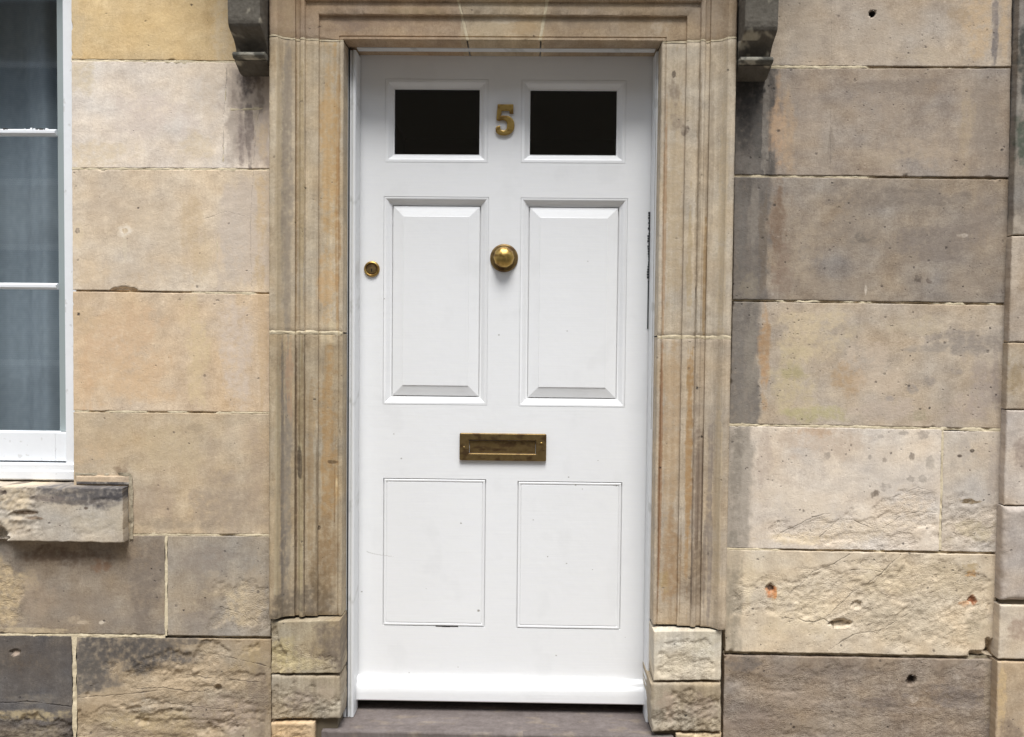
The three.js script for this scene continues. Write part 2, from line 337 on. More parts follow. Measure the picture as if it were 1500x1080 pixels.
const CRACKS = [   // cracks and scratches: width, depth, points
  [0.0022, 0.004, [[0.954, 0.644], [0.909, 0.616], [0.846, 0.590], [0.811, 0.549], [0.783, 0.529]]],
  [0.002, 0.004, [[1.103, 0.646], [1.045, 0.585], [0.967, 0.531], [0.889, 0.455]]],
  [0.002, 0.003, [[0.955, 0.596], [1.001, 0.599], [1.045, 0.593]]],
  [0.0025, 0.005, [[0.769, 0.453], [0.849, 0.440], [0.881, 0.449], [0.913, 0.435], [0.959, 0.438]]],
  [0.0018, 0.003, [[0.901, 0.360], [0.970, 0.406], [1.049, 0.417], [1.128, 0.469]]],
  [0.0018, 0.003, [[0.738, 0.686], [0.748, 0.702], [0.793, 0.723], [0.842, 0.752], [0.892, 0.764]]],
  [0.0018, 0.003, [[0.864, 0.692], [0.893, 0.718], [0.922, 0.749], [0.952, 0.745], [0.986, 0.734], [1.022, 0.718], [1.052, 0.722], [1.097, 0.755], [1.150, 0.772], [1.203, 0.769]]],
  [0.0014, 0.002, [[1.040, 0.801], [1.099, 0.822], [1.148, 0.844], [1.188, 0.833]]],
  [0.0014, 0.0015, [[0.862, 2.268], [0.868, 2.074], [0.869, 1.938], [0.871, 1.781]]],
  [0.0012, 0.0015, [[0.697, 2.005], [0.706, 1.956], [0.696, 1.858], [0.700, 1.780], [0.714, 1.745]]],
  [0.0016, 0.003, [[-0.883, 2.046], [-0.887, 1.967], [-0.895, 1.898], [-0.894, 1.769]]],
  [0.0015, 0.002, [[-0.787, 1.928], [-0.799, 1.869], [-0.807, 1.730], [-0.815, 1.591], [-0.811, 1.411]]],
  [0.001, 0.002, [[-0.948, 1.610], [-0.888, 1.630], [-0.817, 1.615]]],
  [0.0022, 0.004, [[-1.167, 0.206], [-1.074, 0.212], [-0.992, 0.199], [-0.951, 0.202]]],
  [0.002, 0.004, [[-1.332, 0.179], [-1.198, 0.189], [-1.095, 0.203]]],
  [0.002, 0.004, [[-0.971, 0.323], [-0.889, 0.310], [-0.838, 0.299], [-0.767, 0.285]]],
  [0.002, 0.003, [[-1.095, 0.166], [-0.992, 0.156], [-0.889, 0.149]]],
  [0.002, 0.003, [[-1.012, 0.250], [-0.951, 0.243], [-0.849, 0.237], [-0.787, 0.234]]],
  [0.0014, 0.003, [[-0.905, 0.458], [-0.859, 0.446], [-0.818, 0.429], [-0.787, 0.408]]],
  [0.0025, 0.005, [[-1.569, 0.158], [-1.486, 0.164], [-1.404, 0.155], [-1.350, 0.149]]],
];
const JAMB_Y = { top: 2.119, joint: 1.278, left: 0.443, right: 0.431 };
const XL = -0.538, XR = 0.378, SOFFIT = 2.122;
const box4 = (x0, y0, x1, y1) => [[x0, y1], [x1, y1], [x1, y0], [x0, y0]];
const JAMB_LEFT_STONES = [{ id: 'jl1', c: [181, 165, 139], pits: 0.3, q: box4(-0.85, 1.278, -0.4, 2.119) }, { id: 'jl2', c: [165, 149, 123], pits: 0.4, q: box4(-0.85, 0.443, -0.4, 1.278) }, ...PLINTHS.slice(0, 3)];
const JAMB_RIGHT_STONES = [{ id: 'jr1', c: [183, 168, 145], pits: 0.3, q: box4(0.3, 1.277, 0.7, 2.119) }, { id: 'jr2', c: [177, 160, 136], pits: 0.4, q: box4(0.3, 0.431, 0.7, 1.277) }, ...PLINTHS.slice(3)];
const LINTEL_STONES = [{ id: 'll', c: [172, 150, 120], pits: 0.3, q: box4(-0.9, 2.1, -0.2, 2.5) }, { id: 'lk', c: [182, 165, 134], pits: 0.3, q: box4(-0.2, 2.1, 0.04, 2.5) }, { id: 'lr', c: [166, 148, 120], pits: 0.4, q: box4(0.04, 2.1, 0.75, 2.5) }];
const SILL_STONES = [{ id: 'sill', c: [178, 169, 148], pits: 1.2, q: box4(-2.45, 0.6, -1.15, 0.83) }, { id: 'stool', c: [190, 172, 142], pits: 0.4, q: box4(-2.45, 0.83, -1.15, 0.9) }];
const N_STONES = [
  { id: 'n1', c: [132, 125, 110], pits: 0.6, q: box4(1.384, 1.577, 1.64, 2.4) }, { id: 'n2', c: [168, 155, 134], pits: 0.5, q: box4(1.382, 1.2715, 1.64, 1.575) },
  { id: 'n3', c: [170, 156, 131], pits: 0.8, q: box4(1.381, 1.0775, 1.64, 1.270) }, { id: 'n4', c: [188, 175, 155], pits: 0.5, q: box4(1.382, 0.800, 1.64, 1.076) },
  { id: 'n5', c: [178, 167, 150], pits: 0.5, q: box4(1.378, 0.524, 1.65, 0.7985) }, { id: 'n6', c: [196, 182, 156], pits: 0.6, q: box4(1.377, 0.352, 1.64, 0.511) }, { id: 'n7', c: [174, 156, 126], pits: 0.8, q: box4(1.376, -0.05, 1.64, 0.345) }];
const JAMB_LEFT_STAINS_BANDS = [  // stains, with dark and pale bands along the grooves and rolls
  [-0.712, 0.85, 0.006, 0.45, [108, 100, 88], 0.8], [-0.692, 0.85, 0.010, 0.42, [140, 130, 113], 0.7], [-0.668, 0.85, 0.005, 0.45, [98, 82, 62], 0.8], [-0.655, 0.85, 0.006, 0.45, [164, 150, 114], 0.7], [-0.645, 0.85, 0.003, 0.45, [92, 78, 58], 0.7], [-0.607, 0.70, 0.004, 0.28, [104, 90, 68], 0.6], [-0.7285, 0.85, 0.009, 0.45, [168, 158, 132], 0.85],
  [-0.704, 1.70, 0.012, 0.45, [150, 139, 121], 0.75], [-0.668, 1.70, 0.004, 0.45, [136, 114, 84], 0.7], [-0.655, 1.70, 0.006, 0.45, [178, 160, 126], 0.7], [-0.728, 1.70, 0.008, 0.45, [186, 171, 144], 0.7], [-0.546, 0.825, 0.003, 0.04, [226, 204, 160], 0.9], [-0.552, 0.80, 0.002, 0.10, [104, 80, 52], 0.7],
  [-0.572, 1.75, 0.026, 0.40, [184, 152, 107], 0.85], [-0.575, 1.40, 0.030, 0.10, [190, 157, 113], 0.7], [-0.572, 0.95, 0.030, 0.34, [163, 133, 92], 0.85], [-0.575, 0.62, 0.034, 0.14, [138, 114, 82], 0.75],
  [-0.697, 1.70, 0.022, 0.50, [148, 136, 119], 0.9], [-0.700, 0.95, 0.022, 0.36, [131, 121, 107], 0.85], [-0.690, 1.15, 0.012, 0.12, [174, 142, 111], 0.6], [-0.727, 1.6, 0.012, 0.5, [178, 161, 132], 0.7], [-0.728, 0.8, 0.012, 0.4, [163, 146, 117], 0.7],
  [-0.650, 1.0, 0.010, 0.3, [133, 115, 88], 0.7], [-0.655, 1.75, 0.010, 0.3, [167, 148, 115], 0.6], [-0.625, 0.85, 0.012, 0.34, [150, 127, 94], 0.6], [-0.545, 1.9, 0.008, 0.22, [167, 133, 88], 0.6], [-0.545, 1.5, 0.007, 0.3, [157, 121, 78], 0.6],
  [-0.640, 0.485, 0.11, 0.055, [106, 95, 80], 0.8], [-0.590, 0.52, 0.04, 0.09, [115, 98, 74], 0.7], [-0.560, 0.90, 0.016, 0.006, [91, 72, 48], 0.8], [-0.598, 0.705, 0.006, 0.008, [66, 53, 38], 0.8], [-0.658, 0.9, 0.005, 0.05, [74, 64, 51], 0.7], [-0.705, 0.62, 0.015, 0.14, [112, 104, 94], 0.7],
  [-0.558, 1.300, 0.016, 0.016, [203, 186, 151], 0.7], [-0.573, 1.262, 0.03, 0.02, [210, 193, 159], 0.6],
  [-0.56, 0.36, 0.05, 0.08, [114, 102, 88], 0.85], [-0.70, 0.33, 0.05, 0.06, [180, 165, 124], 0.85], [-0.645, 0.31, 0.06, 0.025, [186, 171, 132], 0.7], [-0.65, 0.2, 0.05, 0.05, [142, 129, 117], 0.6], [-0.58, 0.23, 0.04, 0.03, [167, 152, 132], 0.6], [-0.66, 0.08, 0.05, 0.04, [193, 167, 132], 0.6]];
const JAMB_RIGHT_STAINS = [
  [0.470, 0.95, 0.009, 0.30, [156, 122, 78], 0.75], [0.497, 0.82, 0.004, 0.18, [98, 80, 62], 0.8], [0.508, 0.80, 0.003, 0.22, [110, 92, 72], 0.7], [0.485, 0.60, 0.004, 0.12, [112, 100, 90], 0.7], [0.382, 0.85, 0.003, 0.40, [140, 106, 72], 0.8], [0.450, 0.60, 0.003, 0.15, [128, 108, 84], 0.6], [0.520, 0.62, 0.005, 0.14, [120, 108, 96], 0.6], [0.566, 0.80, 0.008, 0.35, [190, 172, 142], 0.7],
  [0.412, 1.7, 0.028, 0.42, [176, 157, 128], 0.8], [0.41, 1.98, 0.020, 0.045, [134, 119, 101], 0.7], [0.415, 1.89, 0.022, 0.03, [144, 129, 111], 0.7], [0.440, 1.87, 0.012, 0.012, [114, 100, 86], 0.7], [0.405, 2.03, 0.006, 0.01, [85, 74, 61], 0.7],
  [0.412, 1.0, 0.028, 0.30, [174, 148, 115], 0.7], [0.42, 0.62, 0.034, 0.16, [155, 127, 94], 0.8], [0.47, 0.9, 0.012, 0.32, [163, 131, 92], 0.75], [0.495, 0.85, 0.016, 0.34, [142, 125, 107], 0.75], [0.49, 0.58, 0.04, 0.10, [127, 110, 90], 0.7],
  [0.515, 1.7, 0.014, 0.4, [153, 138, 117], 0.7], [0.487, 1.7, 0.010, 0.35, [148, 131, 107], 0.6], [0.560, 1.6, 0.018, 0.5, [188, 169, 138], 0.75], [0.560, 0.8, 0.016, 0.34, [174, 155, 126], 0.6], [0.535, 0.75, 0.010, 0.3, [133, 121, 109], 0.7], [0.462, 1.5, 0.008, 0.2, [167, 146, 111], 0.6],
  [0.385, 1.6, 0.006, 0.4, [155, 121, 88], 0.6], [0.384, 0.9, 0.006, 0.4, [142, 106, 74], 0.7], [0.505, 1.45, 0.006, 0.2, [142, 112, 71], 0.6], [0.40, 0.56, 0.02, 0.04, [163, 138, 94], 0.6],
  [0.53, 0.40, 0.05, 0.05, [180, 169, 145], 0.6], [0.44, 0.34, 0.06, 0.04, [203, 190, 165], 0.7], [0.42, 0.2, 0.04, 0.05, [167, 148, 128], 0.7], [0.52, 0.2, 0.05, 0.04, [144, 127, 111], 0.6]];
const LINTEL_STAINS = [
  [-0.45, 2.165, 0.14, 0.025, [160, 138, 112], 0.6], [-0.53, 2.16, 0.05, 0.03, [146, 128, 108], 0.7], [-0.33, 2.20, 0.10, 0.012, [172, 152, 116], 0.6], [-0.10, 2.155, 0.08, 0.02, [196, 178, 144], 0.7], [-0.07, 2.175, 0.05, 0.012, [210, 198, 172], 0.6], [0.0, 2.150, 0.05, 0.02, [176, 150, 110], 0.5], [0.15, 2.165, 0.09, 0.02, [150, 134, 110], 0.6],
  [0.29, 2.165, 0.07, 0.03, [156, 136, 106], 0.7], [0.37, 2.155, 0.03, 0.025, [196, 184, 160], 0.6], [0.50, 2.2, 0.04, 0.08, [166, 152, 130], 0.6], [-0.7, 2.2, 0.04, 0.10, [172, 152, 118], 0.6], [0.2, 2.215, 0.12, 0.012, [164, 146, 116], 0.6]];
const SILL_STAINS = [
  [-1.235, 0.805, 0.115, 0.040, [76, 75, 71], 1], [-1.325, 0.805, 0.11, 0.036, [92, 90, 84], 0.9], [-1.40, 0.785, 0.06, 0.010, [120, 112, 100], 0.8], [-1.28, 0.775, 0.09, 0.008, [110, 104, 92], 0.7], [-1.50, 0.78, 0.07, 0.04, [206, 190, 156], 0.8], [-1.47, 0.74, 0.04, 0.006, [104, 88, 66], 0.8], [-1.44, 0.725, 0.03, 0.005, [112, 94, 72], 0.7], [-1.54, 0.80, 0.02, 0.008, [70, 62, 52], 0.8],
  [-1.51, 0.70, 0.06, 0.03, [200, 184, 152], 0.6], [-1.25, 0.71, 0.08, 0.03, [182, 172, 146], 0.5], [-1.20, 0.74, 0.03, 0.05, [176, 168, 146], 0.5], [-1.285, 0.758, 0.006, 0.004, [84, 74, 60], 0.8]];
const N_STAINS = [[1.42, 2.1, 0.04, 0.12, [58, 60, 50], 0.9], [1.41, 1.85, 0.03, 0.08, [70, 80, 62], 0.8], [1.40, 1.60, 0.03, 0.05, [186, 174, 152], 0.7], [1.39, 1.5, 0.02, 0.1, [196, 182, 158], 0.6], [1.41, 1.18, 0.03, 0.06, [150, 132, 98], 0.7], [1.43, 0.95, 0.03, 0.05, [150, 136, 120], 0.7], [1.43, 0.44, 0.03, 0.04, [160, 140, 118], 0.7], [1.39, 0.25, 0.012, 0.1, [196, 172, 126], 0.8], [1.42, 0.14, 0.03, 0.05, [120, 106, 86], 0.7]];

function inQuad(q, x, y) {                                            // distance outside the stone, 0 inside
  const t = clamp((q[0][1] - y) / (q[0][1] - q[3][1])), l = q[0][0] + t * (q[3][0] - q[0][0]), r = q[1][0] + t * (q[2][0] - q[1][0]);
  const s = clamp((x - l) / (r - l)), top = q[0][1] + s * (q[1][1] - q[0][1]), bot = q[3][1] + s * (q[2][1] - q[3][1]);
  return Math.max(0, l - x, x - r) + Math.max(0, bot - y, y - top);
}
const wear = (id, x, y) => { let m = 0; for (const [cx, cy, rx, ry, d, kind, s] of WORN) { if (s !== id || d > 0.0125 || Math.abs(x - cx) > rx * 1.8 || Math.abs(y - cy) > ry * 1.8) continue; m = Math.max(m, 1 - smooth(0.75, 1.05, ragged(x, y, cx, cy, rx, ry, Math.min(rx, ry) < 0.02 ? 0.3 : 0.7))); } return m; };
// One colour map and one fine relief map for a stretch of stonework, uv in metres.
function stoneMaterial(x0, y0, w, h, ppm, stones, stains, { streak = 0, seed = 1, rough = 0.95, tone = [0, 0, 0], speck = 1 } = {}) {
  const W = Math.round(w * ppm), Hh = Math.round(h * ppm), n = W * Hh, col = new Float32Array(n * 3), bump = new Float32Array(n), ids = new Uint8Array(n), r = rng(seed * 977);
  const X = (i) => x0 + (i + 0.5) / ppm, Y = (j) => y0 + (j + 0.5) / ppm;
  for (let j = 0; j < Hh; j++) for (let i = 0; i < W; i++) {
    const x = X(i), y = Y(j), k = j * W + i; let best = 0, bd = 1e9;
    for (let s = 0; s < stones.length && bd > 0; s++) { const d = inQuad(stones[s].q, x, y); if (d < bd) { bd = d; best = s; } }
    ids[k] = best; const c = stones[best].c, o = best * 3.7 + seed;
    const big = fbm(x * 5 + o, y * 6 - o, 3), mid = fbm(x * 24 + o, y * 24, 3), fine = fbm(x * 130, y * 130 + o, 2), tint = fbm(x * 7 - o * 2, y * 9 + 31, 3), grit = noise(x * 310, y * 310) + 0.7 * noise(x * 520, y * 520), bed = fbm(x * 9 + o, y * 70, 2);
    const st = streak ? streak * (fbm(x * 75 + seed, y * 1.6, 3) + 0.5 * fbm(x * 190, y * 4, 2)) : 0;
    const v = 17 * big + 22 * mid + 16 * fine + (streak ? 0 : 6) * bed + 9 * grit + 60 * st;
    col[k * 3] = c[0] + v + 8 * tint; col[k * 3 + 1] = c[1] + v; col[k * 3 + 2] = c[2] + v * 0.92 - 11 * tint;
    bump[k] = 0.25 * mid + 0.36 * fine + (streak ? 0 : 0.10) * bed + 0.22 * grit;
    { const wd = wear(stones[best].id, x, y); if (wd > 0) { const e = fbm(x * 70, y * 110, 4), g2 = Math.abs(noise(x * 150 + 3, y * 190)); bump[k] += wd * (0.9 * e - 0.5 * g2 + 0.5 * grit); const q = wd * (22 * e - 10 * g2 + 5 * grit); for (let a = 0; a < 3; a++) col[k * 3 + a] += q; } }
  }
  const each = (cx, cy, rx, ry, fn) => {
    const i0 = Math.max(0, Math.floor((cx - rx - x0) * ppm)), i1 = Math.min(W - 1, Math.ceil((cx + rx - x0) * ppm)), j0 = Math.max(0, Math.floor((cy - ry - y0) * ppm)), j1 = Math.min(Hh - 1, Math.ceil((cy + ry - y0) * ppm));
    for (let j = j0; j <= j1; j++) for (let i = i0; i <= i1; i++) fn(j * W + i, X(i), Y(j));
  };
  const idAt = (x, y) => { const i = clamp(Math.round((x - x0) * ppm - 0.5), 0, W - 1), j = clamp(Math.round((y - y0) * ppm - 0.5), 0, Hh - 1); return ids[j * W + i]; };
  for (const [cx, cy, rx, ry, c, a, square] of stains) {
    const id = idAt(cx, cy), small = Math.min(rx, ry) < 0.007, soft = Math.min(rx, ry) > 0.012 ? 0.45 : 0.75;
    each(cx, cy, rx * 1.7, ry * 1.7, (k, x, y) => {
      if (ids[k] !== id) return;
      const m = square ? 1 - smooth(0.66, 1.02, Math.max(Math.abs(x - cx) / rx, Math.abs(y - cy) / ry) + 0.55 * fbm(x * 5, y * 7 + 2, 4) + 0.35 * fbm(x * 40, y * 22, 3)) : 1 - smooth(soft, 1.12, ragged(x, y, cx, cy, rx, ry, small ? 0.3 : 0.75)); if (m <= 0) return;
      const f = square ? a * m * clamp(0.95 + 0.5 * fbm(x * 60 + 3, y * 60, 4)) : a * m * clamp((small ? 1 : 0.85) + 1.2 * fbm(x * 60 + 3, y * 60, 4)), g = 9 * fbm(x * 110, y * 110, 2) + 9 * fbm(x * 20, y * 20, 2) + (streak ? 40 * streak * fbm(x * 75 + seed, y * 1.6, 3) : 0);
      for (let q = 0; q < 3; q++) col[k * 3 + q] += f * (c[q] + g - col[k * 3 + q]);
    });
  }
  for (const s of stones) {                                           // small pits, shelly holes and specks
    const A = (s.q[1][0] - s.q[0][0]) * (s.q[0][1] - s.q[3][1]), cnt = Math.round(A * 2600 * speck * s.pits);
    for (let p = 0; p < cnt; p++) {
      const a = r(), b = r(), cx = s.q[0][0] + a * (s.q[1][0] - s.q[0][0]), cy = s.q[3][1] + b * (s.q[0][1] - s.q[3][1]), big = r(), rad = 0.0006 + 0.0030 * Math.pow(big, 9), light = r() < 0.25;
      if (fbm(cx * 6 + 40, cy * 6, 3) < 0.02 && r() < 0.85) continue;
      const e = 0.6 + 0.9 * r(), dark = 0.18 + 0.65 * r() * r();
      each(cx, cy, rad * 2.5, rad * 2.5, (k, x, y) => {
        const m = 1 - smooth(0.6, 1.1, Math.hypot((x - cx) / (rad * 1.3), (y - cy) / (rad * e)) + 0.6 * noise(x * 400, y * 400));
        if (light) { for (let q = 0; q < 3; q++) col[k * 3 + q] += m * 16; return; }
        bump[k] -= 0.9 * m; for (let q = 0; q < 3; q++) col[k * 3 + q] *= 1 - dark * m * 0.75;
      });
    }
  }
  for (const [wd, dp, pts] of CRACKS) for (let s = 0; s + 1 < pts.length; s++) {
    const [ax, ay] = pts[s], [bx, by] = pts[s + 1], L = Math.hypot(bx - ax, by - ay) || 1e-6, mx = (ax + bx) / 2, my = (ay + by) / 2;
    if (mx < x0 || mx > x0 + w || my < y0 || my > y0 + h) continue;
    each(mx, my, Math.abs(bx - ax) / 2 + 0.008, Math.abs(by - ay) / 2 + 0.008, (k, px, py) => {
      const x = px + 0.004 * fbm(px * 45, py * 45, 3), y = py + 0.004 * fbm(px * 45 + 50, py * 45, 3);
      const t = clamp(((x - ax) * (bx - ax) + (y - ay) * (by - ay)) / (L * L)), d = Math.hypot(x - ax - t * (bx - ax), y - ay - t * (by - ay));
      const ww = wd * (0.15 + 1.5 * clamp(0.5 + 1.3 * fbm(px * 26 + 9, py * 26, 3))), m = 1 - smooth(ww * 0.3, ww * 0.75, d);
      bump[k] -= m * dp * 400; for (let q = 0; q < 3; q++) col[k * 3 + q] *= 1 - Math.min(0.30, dp * 55) * m;
    });
  }
  const cb = new Uint8Array(n * 4), bb = new Uint8Array(n * 4);
  for (let k = 0; k < n; k++) {
    for (let q = 0; q < 3; q++) cb[k * 4 + q] = clamp(col[k * 3 + q] + tone[q], 6, 246); cb[k * 4 + 3] = 255;
    const b = clamp(160 + 60 * bump[k], 0, 255); bb[k * 4] = bb[k * 4 + 1] = bb[k * 4 + 2] = b; bb[k * 4 + 3] = 255;
  }
  const tex = (data, srgb) => fit(new THREE.DataTexture(data, W, Hh), srgb, x0, y0, w, h);
  return new THREE.MeshStandardMaterial({ map: tex(cb, true), bumpMap: tex(bb, false), bumpScale: 0.0034, roughness: rough });
}
function fit(t, srgb, x0, y0, w, h, repeat) {                         // uv in metres onto a texture that spans w by h metres
  t.magFilter = THREE.LinearFilter; t.minFilter = THREE.LinearFilter; t.wrapS = t.wrapT = repeat ? THREE.RepeatWrapping : THREE.ClampToEdgeWrapping;
  if (srgb) t.colorSpace = THREE.SRGBColorSpace;
  t.repeat.set(1 / w, 1 / h); t.offset.set(-x0 / w, -y0 / h); t.needsUpdate = true; return t;
}
function plain(w, h, ppm, fn, x0 = 0, y0 = 0, repeat = true) {         // fn(x, y) -> [r, g, b, height]
  const W = Math.round(w * ppm), Hh = Math.round(h * ppm), c = new Uint8Array(W * Hh * 4), b = new Uint8Array(W * Hh * 4);
  for (let j = 0; j < Hh; j++) for (let i = 0; i < W; i++) { const k = (j * W + i) * 4, v = fn(x0 + (i + 0.5) / ppm, y0 + (j + 0.5) / ppm); for (let q = 0; q < 3; q++) { c[k + q] = clamp(v[q], 0, 255); b[k + q] = clamp(128 + 100 * v[3], 0, 255); } c[k + 3] = b[k + 3] = 255; }
  return { map: fit(new THREE.DataTexture(c, W, Hh), true, x0, y0, w, h, repeat), bumpMap: fit(new THREE.DataTexture(b, W, Hh), false, x0, y0, w, h, repeat) };
}

// ---------- things and parts ----------
const taken = {};
const numbered = (n) => { const k = taken[n] = (taken[n] ?? -1) + 1; return k ? `${n}_${String(k).padStart(3, '0')}` : n; };
function thing(name, label, category, pos = [0, 0, 0], group) {
  const o = new THREE.Group(); o.name = numbered(name); o.position.set(...pos); o.userData = { kind: 'thing', label, category }; if (group) o.userData.group = group; scene.add(o); return o;
}
function part(parent, name, geo, mat, label) {                         // geometry comes in world metres
  const m = new THREE.Mesh(geo, mat); m.name = name; m.castShadow = m.receiveShadow = true; if (label) m.userData.label = label;
  const off = new THREE.Vector3(); for (let p = parent; p && p !== scene; p = p.parent) off.add(p.position);
  geo.translate(-off.x, -off.y, -off.z); parent.add(m); return m;
}
function structure(name, geo, mat) { const m = new THREE.Mesh(geo, mat); m.name = numbered(name); m.castShadow = m.receiveShadow = true; m.userData.kind = 'structure'; scene.add(m); return m; }
const boxG = (x0, y0, z0, x1, y1, z1, r = 0, seg = 2) => { const g = r ? new RoundedBoxGeometry(x1 - x0, y1 - y0, z1 - z0, seg, r) : new THREE.BoxGeometry(x1 - x0, y1 - y0, z1 - z0); g.translate((x0 + x1) / 2, (y0 + y1) / 2, (z0 + z1) / 2); return metreUV(g); };
function metreUV(g, z0 = 0, k = 0.3, kv = 0.24) {                                                  // flat metres over the face, run on slantwise over the sides
  const p = g.attributes.position, uv = new Float32Array(p.count * 2);
  for (let i = 0; i < p.count; i++) { uv[2 * i] = p.getX(i) + k * (p.getZ(i) - z0); uv[2 * i + 1] = p.getY(i) + kv * (p.getZ(i) - z0); }
  g.setAttribute('uv', new THREE.BufferAttribute(uv, 2)); return g;
}
const M = (r, g, b, rough = 0.9, more = {}) => new THREE.MeshStandardMaterial({ color: new THREE.Color().setRGB(r / 255, g / 255, b / 255, THREE.SRGBColorSpace), roughness: rough, ...more });

const ledges = (n) => { const t = n * 6, f = Math.floor(t); return (f + smooth(0.35, 0.65, t - f)) / 6; };   // splits along its bedding
// how far the face of a stone has worn back at x, y
function worn(id, x, y) {
  let h = 0.0011 * fbm(x * 6 + id.charCodeAt(1), y * 7, 3) + 0.0006 * fbm(x * 38, y * 38, 2);
  for (const [cx, cy, rx, ry, d, kind, s] of WORN) {
    if (s !== id || Math.abs(x - cx) > rx * 1.8 || Math.abs(y - cy) > ry * 1.8) continue;
    const r = ragged(x, y, cx, cy, rx, ry, Math.min(rx, ry) < 0.02 ? 0.3 : 0.7, 0.08);
    if (kind === 'flake') h -= d * (1 - smooth(0.86, 1.03, r)) * (0.85 + 0.5 * fbm(x * 50, y * 50, 3));
    else if (kind === 'rough') h -= d * (1 - smooth(0.7, 1.1, r)) * clamp(0.45 + 1.1 * ledges(fbm(x * 15 + 7, y * 22, 4)) + 0.7 * fbm(x * 70, y * 80, 3), 0, 1.3);
    else h -= d * (1 - smooth(0.86, 1.03, r)) * clamp(0.40 + 1.5 * ledges(fbm(x * 5.5 + 3, y * 19 + 1.2 * x, 5)) + 0.35 * fbm(x * 55, y * 80, 3), 0.05, 1.3);
  }
  return h;
}
const ticks = (L, step) => { const e = [0, 0.0012, 0.003, 0.0055, 0.009], a = [...e.filter((v) => v < L / 2 - 0.002)], n = Math.max(1, Math.round((L - 2 * a[a.length - 1]) / step)), lo = a[a.length - 1], hi = L - lo; for (let i = 1; i < n; i++) a.push(lo + (hi - lo) * i / n); return [...a, ...[...e.filter((v) => v < L / 2 - 0.002)].reverse().map((v) => L - v)]; };
// A dressed stone: its face is a relief with worn, uneven arrises, its sides run back into the wall.
function stoneGeo(st, z, depth, { step = 0.004, edge = 0.0014, chip = 1 } = {}) {
  const [tl, tr, br, bl] = st.q, W = Math.hypot(tr[0] - tl[0], tr[1] - tl[1]), H = Math.hypot(tl[0] - bl[0], tl[1] - bl[1]);
  const tx = ticks(W, step), ty = ticks(H, step), nx = tx.length, ny = ty.length, pos = [], idx = [], o = st.id.charCodeAt(1) * 1.7 + st.id.charCodeAt(0);
  for (let j = 0; j < ny; j++) for (let i = 0; i < nx; i++) {
    const s = tx[i] / W, t = ty[j] / H;
    let x = (1 - t) * (bl[0] + s * (br[0] - bl[0])) + t * (tl[0] + s * (tr[0] - tl[0])), y = (1 - t) * (bl[1] + s * (br[1] - bl[1])) + t * (tl[1] + s * (tr[1] - tl[1]));
    const dl = tx[i], dr = W - tx[i], db = ty[j], dt = H - ty[j], d = Math.min(dl, dr, db, dt);
    const wob = (a, b) => (0.0016 * fbm(a * 30 + o, b, 3) + 0.0014 * fbm(a * 9 - o, b, 2)) * chip;
    const near = (q) => 1 - smooth(0, 0.015, q);
    x += near(dl) * (0.0006 + wob(y, 1)) - near(dr) * (0.0006 + wob(y, 7)); y += near(db) * (0.0006 + wob(x, 13)) - near(dt) * (0.0006 + wob(x, 19));
    const r = edge * (1 + 0.9 * fbm(x * 22 + o, y * 22, 3)) + chip * 0.012 * smooth(0.36, 0.56, fbm(x * 17 + o, y * 17 - o, 3)), q = clamp(1 - d / r);
    pos.push(x, y, z + worn(st.id, x, y) - (d < r ? r * 0.8 * (1 - Math.sqrt(1 - q * q)) : 0));
    if (i && j) { const a = (j - 1) * nx + i - 1, b = a + 1, c = j * nx + i, e = c - 1; idx.push(a, b, c, a, c, e); }
  }
  const ring = []; for (let i = 0; i < nx; i++) ring.push(i); for (let j = 1; j < ny; j++) ring.push(j * nx + nx - 1); for (let i = nx - 2; i >= 0; i--) ring.push((ny - 1) * nx + i); for (let j = ny - 2; j > 0; j--) ring.push(j * nx);
  const base = pos.length / 3, R = ring.length;
  for (const k of ring) pos.push(pos[3 * k], pos[3 * k + 1], pos[3 * k + 2]); for (const k of ring) pos.push(pos[3 * k], pos[3 * k + 1], z - depth);
  for (let k = 0; k < R; k++) { const a = base + k, b = base + (k + 1) % R; idx.push(a, b + R, b, a, a + R, b + R); }
  const g = new THREE.BufferGeometry(); g.setAttribute('position', new THREE.Float32BufferAttribute(pos, 3)); g.setIndex(idx); g.computeVertexNormals(); return metreUV(g, z);
}
